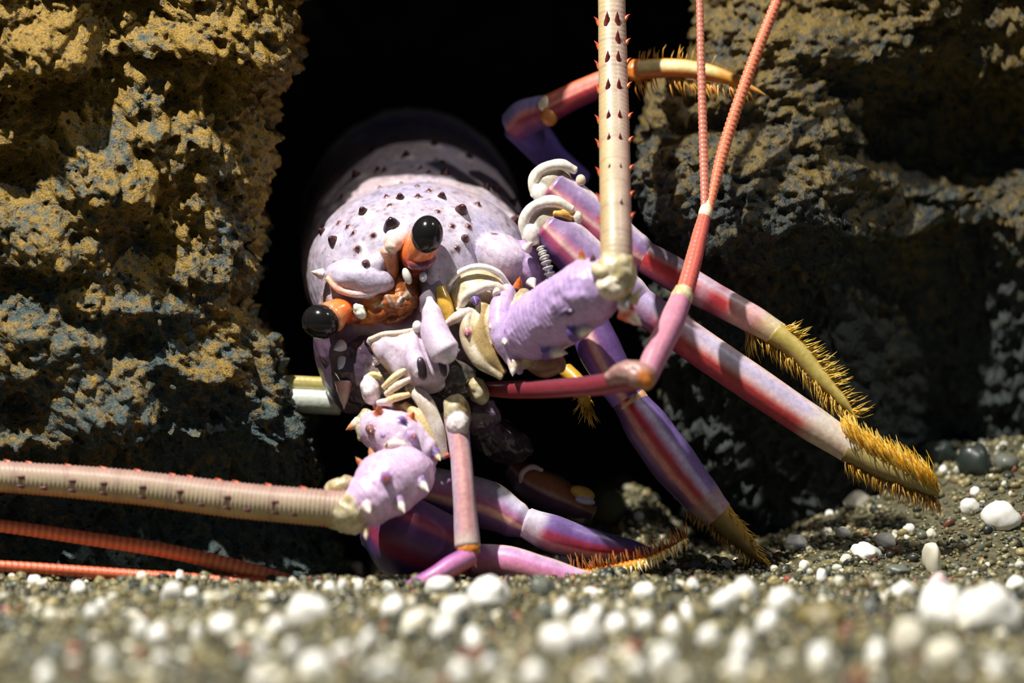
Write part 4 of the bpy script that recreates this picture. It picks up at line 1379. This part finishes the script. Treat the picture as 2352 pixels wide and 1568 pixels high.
DDp = [(1640, 1172, 80), (1680, 1215, 82), (1715, 1252, 82), (1748, 1290, 82)]
DD = Geo().tube(DDp, [36, 30, 20, 4], stripes((-1, (96, 76, 40)), (0, (140, 114, 56)), (1, (180, 140, 50)), seed=432), n=24, m=50).build('dactyl', M_LEG, LD)
DD['label'] = 'bristly olive claw tip'
bristles(DD, [(1620, 1150, 80)] + DDp, lambda t, rs: ((0.75, 0.5, rs.uniform(-0.2, 0.7)), np.array([16, -8, 6]) * (1.2 - t)), 110, 44, 2.2, [(206, 160, 40), (166, 124, 40)], 308)
bristles(DD, [(1600, 1150, 80)] + DDp, lambda t, rs: ((-0.1, 1, rs.uniform(-0.2, 0.7)), np.array([-18, 6, 6]) * (1.2 - t)), 120, 44, 2.2, [(176, 130, 40), (130, 96, 40)], 309)

# fifth leg: dark thigh under the left antenna, pink shin sinking into the gravel
PE = [(866, 1196, 70), (930, 1234, 90), (1010, 1270, 105), (1070, 1300, 112)]
LE = leg('walking_leg', PE, [66, 96, 92, 64], stripes((-1, (80, 66, 150)), (-0.62, (90, 60, 120)), (-0.5, (170, 60, 90)), (-0.4, (150, 50, 80)), (0.0, (96, 60, 110)), (0.38, (110, 66, 130)), (0.45, (200, 110, 120)), (0.55, (170, 60, 100)), (0.8, (150, 120, 190)), (1, (190, 170, 220)), seed=440),
         'thick dark purple leg under the left antenna, its pink shin sunk in the gravel')
Geo().tube([(1085, 1288, 115), (1160, 1292, 130), (1250, 1314, 150), (1330, 1336, 165), (1420, 1362, 170)], [40, 40, 36, 30, 22],
           stripes((-1, (150, 80, 130)), (-0.4, (220, 150, 170)), (-0.1, (236, 150, 180)), (0.3, (226, 140, 196)), (0.8, (206, 170, 216)), (1, (240, 200, 190)), seed=441), n=36, m=80).build('leg_segment', M_LEG, LE)
comb = [(1306, 1316, 150), (1360, 1318, 152), (1430, 1305, 150), (1510, 1280, 145), (1580, 1238, 138)]
DE = Geo().tube(comb, [9, 14, 14, 12, 4], stripes((-1, (240, 226, 190)), (-0.2, (236, 200, 110)), (0.5, (226, 160, 50)), (1, (226, 130, 30)), seed=442), n=20, m=260, rings=26, ring_amp=0.10).build('dactyl', M_LEG, LE)
DE['label'] = 'yellow comb toothed claw tip'
bristles(DE, comb, lambda t, rs: ((-0.2, -1, rs.uniform(-0.2, 0.4)), np.array([0, -8, 4])), 90, 36, 1.8, [(206, 130, 50), (180, 110, 60)], 310)
bristles(DE, comb, lambda t, rs: ((0.25, 1, rs.uniform(0.2, 0.8)), np.array([0, -4, 10])), 80, 30, 2.4, [(240, 226, 180), (236, 190, 90)], 311)

# sixth leg: bent leg lying just above the gravel in the middle
PF = [(962, 1120, 20), (1040, 1140, 34), (1120, 1160, 48), (1180, 1192, 56), (1216, 1216, 60)]
LF = leg('walking_leg', PF, [54, 58, 56, 44, 26], stripes((-1, (96, 70, 110)), (-0.5, (100, 72, 116)), (-0.4, (140, 90, 160)), (-0.28, (240, 190, 150)), (-0.16, (250, 210, 180)), (-0.02, (220, 120, 150)), (0.2, (206, 150, 200)), (0.6, (206, 194, 226)), (0.9, (230, 222, 240)), (1, (246, 214, 190)), seed=450),  # lighter upper side paints in light from above
         'bent lavender leg lying over the gravel behind the left antennule')
Geo().tube([(1196, 1168, 62), (1208, 1195, 68), (1222, 1220, 68), (1232, 1240, 62)], [8, 10, 10, 6], (216, 206, 190), n=14, m=30).build('leg_joint', M_LEG, LF)
Geo().tube([(1208, 1200, 60), (1270, 1226, 62), (1350, 1248, 62), (1430, 1262, 62), (1520, 1272, 60)], [36, 44, 38, 28, 8],
           stripes((-1, (100, 70, 120)), (-0.5, (226, 150, 150)), (-0.35, (190, 50, 80)), (0.0, (176, 60, 100)), (0.2, (130, 90, 160)), (0.6, (120, 96, 160)), (1, (140, 120, 170)),
                   along=[(-0.2, 0.13, (226, 216, 232), 0.85)], seed=451), n=36, m=80).build('leg_segment', M_LEG, LF)

# rear leg joint folded in the dark of the den
G = Geo().tube([(1180, 1075, -140), (1215, 1105, -120), (1265, 1130, -110), (1330, 1160, -100), (1362, 1176, -98)], [26, 40, 44, 32, 18],
               stripes((-1, (84, 60, 96)), (-0.3, (96, 64, 90)), (-0.1, (190, 140, 120)), (0.05, (150, 90, 50)), (0.6, (150, 96, 50)), (1, (90, 50, 50)), seed=460), n=30, m=60)
LG = G.build('walking_leg', M_LEG, root)
LG['label'] = 'folded brown leg joint in the dark behind the middle leg'
G = Geo().tube([(1196, 1108, -90), (1200, 1085, -80), (1222, 1072, -84), (1246, 1080, -90)], [6, 7, 7, 5], (196, 176, 180), n=12, m=24)
G.blob((1338, 1132, -70), (30, 16, 18), 20, (206, 166, 70)).blob((1344, 1150, -62), (24, 9, 14), 10, (206, 196, 226))
G.build('leg_joint', M_LEG, LG, fuse=2.0, soften=4)

# ------------------------------------------------------------------ pale pipe behind the left rock
def pipe_col(t, s, V):
    return ramp([(-1, (150, 160, 140)), (1, (226, 232, 222))], s)
G = Geo().tube([(655, 920, -128), (710, 922, -128), (780, 926, -128)], [28, 28, 28], pipe_col, n=40, m=30)
G.tube([(655, 878, -140), (775, 884, -140)], [17, 17], (196, 180, 110), n=30, m=10)
pp = G.build('pipe', M_WET, None)
tag(pp, 'short pale plastic pipe half hidden behind the ochre rock', 'pipe')

# ------------------------------------------------------------------ pebbles and shell grit that can be counted
def pebble_mesh(seed, rough=0.35, sub=3, lump=1.2):
    v, f = unit_ico(sub)
    P = v * (1 + rough * fbm(v * lump + seed * 7.7, 3, seed))[:, None]
    me = make_mesh('pebble', P, f)
    return me


SHAPES = {}
def shape(k, mat):
    key = (k, mat.name)
    if key not in SHAPES:
        me = pebble_mesh(k, 0.42 if k % 2 else 0.3)
        me.materials.append(mat)
        SHAPES[key] = me
    return SHAPES[key]


def ground_at(px, py):
    """where the line of sight through a photo point meets the gravel"""
    dd = np.linspace(0.5, 1.3, 800)
    s = dd * PXM
    x = (px - 1176) * s
    z = CAMH - (py - 784) * s
    h_ = sand_h(x, dd)
    k = np.where(z <= h_)[0]
    k = int(k[0]) if len(k) else 799
    if k == 799:
        k = int(np.argmin(np.abs(z - h_ - 0.0)))
    return float(x[k]), float(dd[k]), float(h_[k])


rp = random.Random(5)
def put(name, px, py, wpx, hpx, mat, label, cat, group=None, shrink=0.95, lift=0.45):
    x, d, h_ = ground_at(px, min(1610, py + hpx * 0.25))
    s = d * PXM
    blur = 14 * abs(d - 0.99) / d / PXM / 1000
    a = max(0.0009, (wpx * 0.5 * shrink * 1.08) * s)
    b = max(0.0009, (hpx * 0.5 * shrink * 1.12) * s)
    o = bpy.data.objects.new(name, shape(rp.randrange(8), mat))
    COL.objects.link(o)
    o.location = (x, d - 1, h_ + b * lift)
    o.scale = (a, (a + b) / 2, b)
    o.rotation_euler = (rp.uniform(-0.3, 0.3), rp.uniform(-0.3, 0.3), rp.uniform(0, 6.28))
    return tag(o, label, cat, group)


BIG = [
    (708, 1411, 105, 85, M_WHITE, 'biggest white shell lump on the left half of the gravel, below the antennule'),
    (511, 1444, 70, 60, M_WHITE, 'rounded white shell lump standing alone, left of the biggest left-hand lump'),
    (729, 1536, 84, 66, M_WHITE, 'white double lump of shell at the bottom edge, below the biggest left-hand lump'),
    (902, 1401, 60, 60, M_WHITE, 'white shell lump in the gravel below the thick purple leg'),
    (882, 1550, 86, 66, M_WHITE, 'large white lump cut by the bottom edge, left of centre'),
    (1011, 1350, 82, 52, M_WHITE, 'flat white shell piece right under the foot of the pink antennule'),
    (1120, 1368, 100, 84, M_WHITE, 'large notched white shell lump below the pink shin'),
    (1045, 1403, 56, 80, M_WHITE, 'curved white shell piece left of the notched lump'),
    (1018, 1450, 58, 54, M_WHITE, 'white shell lump under the curved shell piece'),
    (960, 1430, 70, 72, M_CREAM, 'cream coloured lump between white ones, below the thick purple leg'),
    (1283, 1477, 82, 82, M_WHITE, 'large round white lump at the lower centre of the gravel'),
    (1345, 1462, 60, 96, M_WHITE, 'tall white lump leaning on the large round one at lower centre'),
    (1290, 1406, 38, 62, M_WHITE, 'upright white shell sliver above the large round lump'),
    (2162, 1402, 104, 112, M_WHITE, 'large white lump at lower right, left one of the biggest pair'),
    (2282, 1416, 140, 136, M_WHITE, 'largest white lump of all, at the lower right edge'),
    (2300, 1188, 82, 74, M_WHITE, 'bright white shell lump on the rising bank at the right edge'),
    (1800, 1384, 76, 70, M_WHITE, 'slanting white shell lump right of a close pair'),
    (1706, 1362, 62, 74, M_WHITE, 'right one of a close pair of white lumps below the steep leg'),
    (1664, 1390, 52, 74, M_WHITE, 'left one of a close pair of white lumps below the steep leg'),
    (1827, 1250, 66, 42, M_WHITE, 'jagged white shell piece on the bank just right of the steep leg tip'),
    (1988, 1268, 82, 38, M_WHITE, 'long flat white shell piece on the bank'),
    (2035, 1244, 52, 38, M_WHITE, 'blocky white shell piece touching the long flat one'),
    (1970, 1150, 78, 40, M_CREAM, 'cream shell piece under the golden brush claw'),
    (2227, 1165, 46, 40, M_WHITE, 'white shell piece just right of the golden claw tip'),
    (2158, 1337, 46, 40, M_PINK, 'pinkish shell lump above the biggest pair'),
    (2142, 1290, 34, 90, M_CREAM, 'long thin pale shell strip on the bank above the pinkish lump'),
    (2169, 1510, 86, 80, M_CREAM, 'wide cream lump at the bottom right below the biggest pair'),
    (1887, 1514, 60, 70, M_WHITE, 'white lump near the bottom edge, below the broad olive brown stone'),
    (2086, 1474, 52, 106, M_CREAM, 'tall cream shell lump left of the wide cream one'),
    (1400, 1168, 84, 86, M_MOSS, 'dark angular stone between the middle leg and the steep leg'),
    (1467, 1186, 26, 24, M_WHITE, 'tiny white chip right of the dark angular stone'),
    (1344, 1188, 52, 36, M_CREAM, 'pale chip left of the dark angular stone'),
    (2160, 1046, 80, 60, M_DARK, 'dark green stone at the top of the bank, left one of two'),
    (2240, 1064, 70, 84, M_DARK, 'dark green stone at the top of the bank, right one of two'),
    (2310, 1062, 66, 40, M_GREY, 'pale grey stone at the right edge on top of the bank'),
    (2165, 1082, 22, 26, M_WHITE, 'small bright chip in front of the two dark green stones'),
    (1880, 1415, 120, 60, M_OCHRE, 'broad olive brown stone at lower right, left of the biggest white pair'),
    (1450, 1498, 44, 40, M_RED, 'rusty red pebble in the front gravel right of centre'),
    (170, 1500, 36, 40, M_RED, 'rusty red pebble in the front gravel at the left'),
    (816, 1310, 36, 42, M_WHITE, 'bright white shell piece at the gravel edge by the thick purple leg'),
]
for (px, py, a, b, mt, lb) in BIG:
    nm = 'pebble' if mt in (M_GREY, M_DARK, M_OCHRE, M_RED) else 'shell_fragment'
    put(nm, px, py, a, b, mt, lb, 'pebble' if nm == 'pebble' else 'shell piece')

SMALL = [(180, 1354, 32, 45), (78, 1337, 35, 35), (23, 1283, 28, 38), (394, 1367, 35, 65), (440, 1367, 42, 35), (362, 1463, 45, 55), (367, 1524, 32, 50), (452, 1459, 30, 50), (209, 1413, 28, 45),
         (233, 1394, 28, 40), (320, 1444, 25, 45), (840, 1482, 40, 80), (784, 1501, 40, 50), (668, 1497, 42, 55), (601, 1494, 32, 50), (637, 1440, 45, 50), (241, 1520, 38, 60), (103, 1555, 45, 50), (823, 1348, 18, 40),
         (758, 1356, 30, 40), (786, 1350, 20, 40), (620, 1371, 30, 28), (413, 1325, 18, 30), (233, 1291, 20, 30), (274, 1297, 16, 25), (119, 1306, 22, 38), (595, 1562, 45, 30), (1089, 1471, 50, 60), (1368, 1416, 38, 55),
         (1416, 1437, 40, 58), (1480, 1433, 42, 62), (1545, 1450, 48, 60), (1579, 1413, 36, 55), (1480, 1362, 58, 50), (1358, 1362, 36, 30), (1524, 1518, 60, 80), (1371, 1552, 70, 55), (1228, 1552, 65, 60), (1058, 1549, 55, 60),
         (1123, 1532, 45, 50), (1467, 1539, 35, 50), (892, 1352, 20, 40), (1300, 1287, 25, 45), (1279, 1307, 30, 25), (1555, 1321, 22, 32), (1592, 1345, 30, 35), (1936, 1225, 40, 30), (2075, 1359, 42, 55), (1764, 1438, 52, 85),
         (1628, 1471, 48, 70), (1706, 1496, 55, 90), (1695, 1538, 50, 60), (2017, 1507, 45, 70), (2336, 1344, 50, 50), (1847, 1300, 28, 30), (1887, 1326, 22, 40), (2289, 1543, 40, 60), (2090, 1214, 20, 25), (2240, 1130, 24, 24), (1905, 1180, 24, 18)]
GREYS = [(331, 1360, 38, 35), (126, 1509, 60, 60), (1245, 1352, 55, 60), (1255, 1410, 44, 60), (30, 1450, 30, 50), (420, 1540, 40, 40), (186, 1470, 30, 50), (560, 1530, 44, 50), (2000, 1400, 50, 50), (2060, 1310, 60, 30), (1600, 1300, 40, 30)]
for (px, py, a, b) in SMALL:
    put('shell_fragment', px, py, a, b, M_WHITE, 'small white shell fragment scattered on the olive gravel', 'shell piece', 'small white shell fragments on the gravel', shrink=0.9)
for (px, py, a, b) in GREYS:
    put('pebble', px, py, a, b, M_GREY, 'rounded grey pebble half sunk in the olive gravel', 'pebble', 'grey pebbles in the gravel', shrink=0.9)
rs = random.Random(31)
n_extra = 0
while n_extra < 150:
    px = rs.uniform(-10, 2362)
    top = np.interp(px, [0, 800, 1340, 1480, 1740, 1900, 2150, 2352], [1300, 1325, 1345, 1310, 1275, 1195, 1145, 1050])
    py = rs.uniform(top + 10, 1575)
    sz = rs.uniform(13, 30) * (0.8 + (py - 1200) / 500)
    u = rs.random()
    if u < 0.6:
        put('shell_fragment', px, py, sz, sz * rs.uniform(0.7, 1.3), M_CREAM, 'tiny cream shell chip lying loose on the olive gravel', 'shell piece', 'tiny cream shell chips on the gravel')
    elif u < 0.86:
        put('pebble', px, py, sz, sz * rs.uniform(0.6, 1.0), M_DARK, 'tiny dark green pebble lying loose on the olive gravel', 'pebble', 'tiny dark pebbles on the gravel')
    else:
        put('pebble', px, py, sz * 0.8, sz * 0.7, M_RED, 'tiny rusty pebble lying loose on the olive gravel', 'pebble', 'tiny rusty pebbles on the gravel')
    n_extra += 1
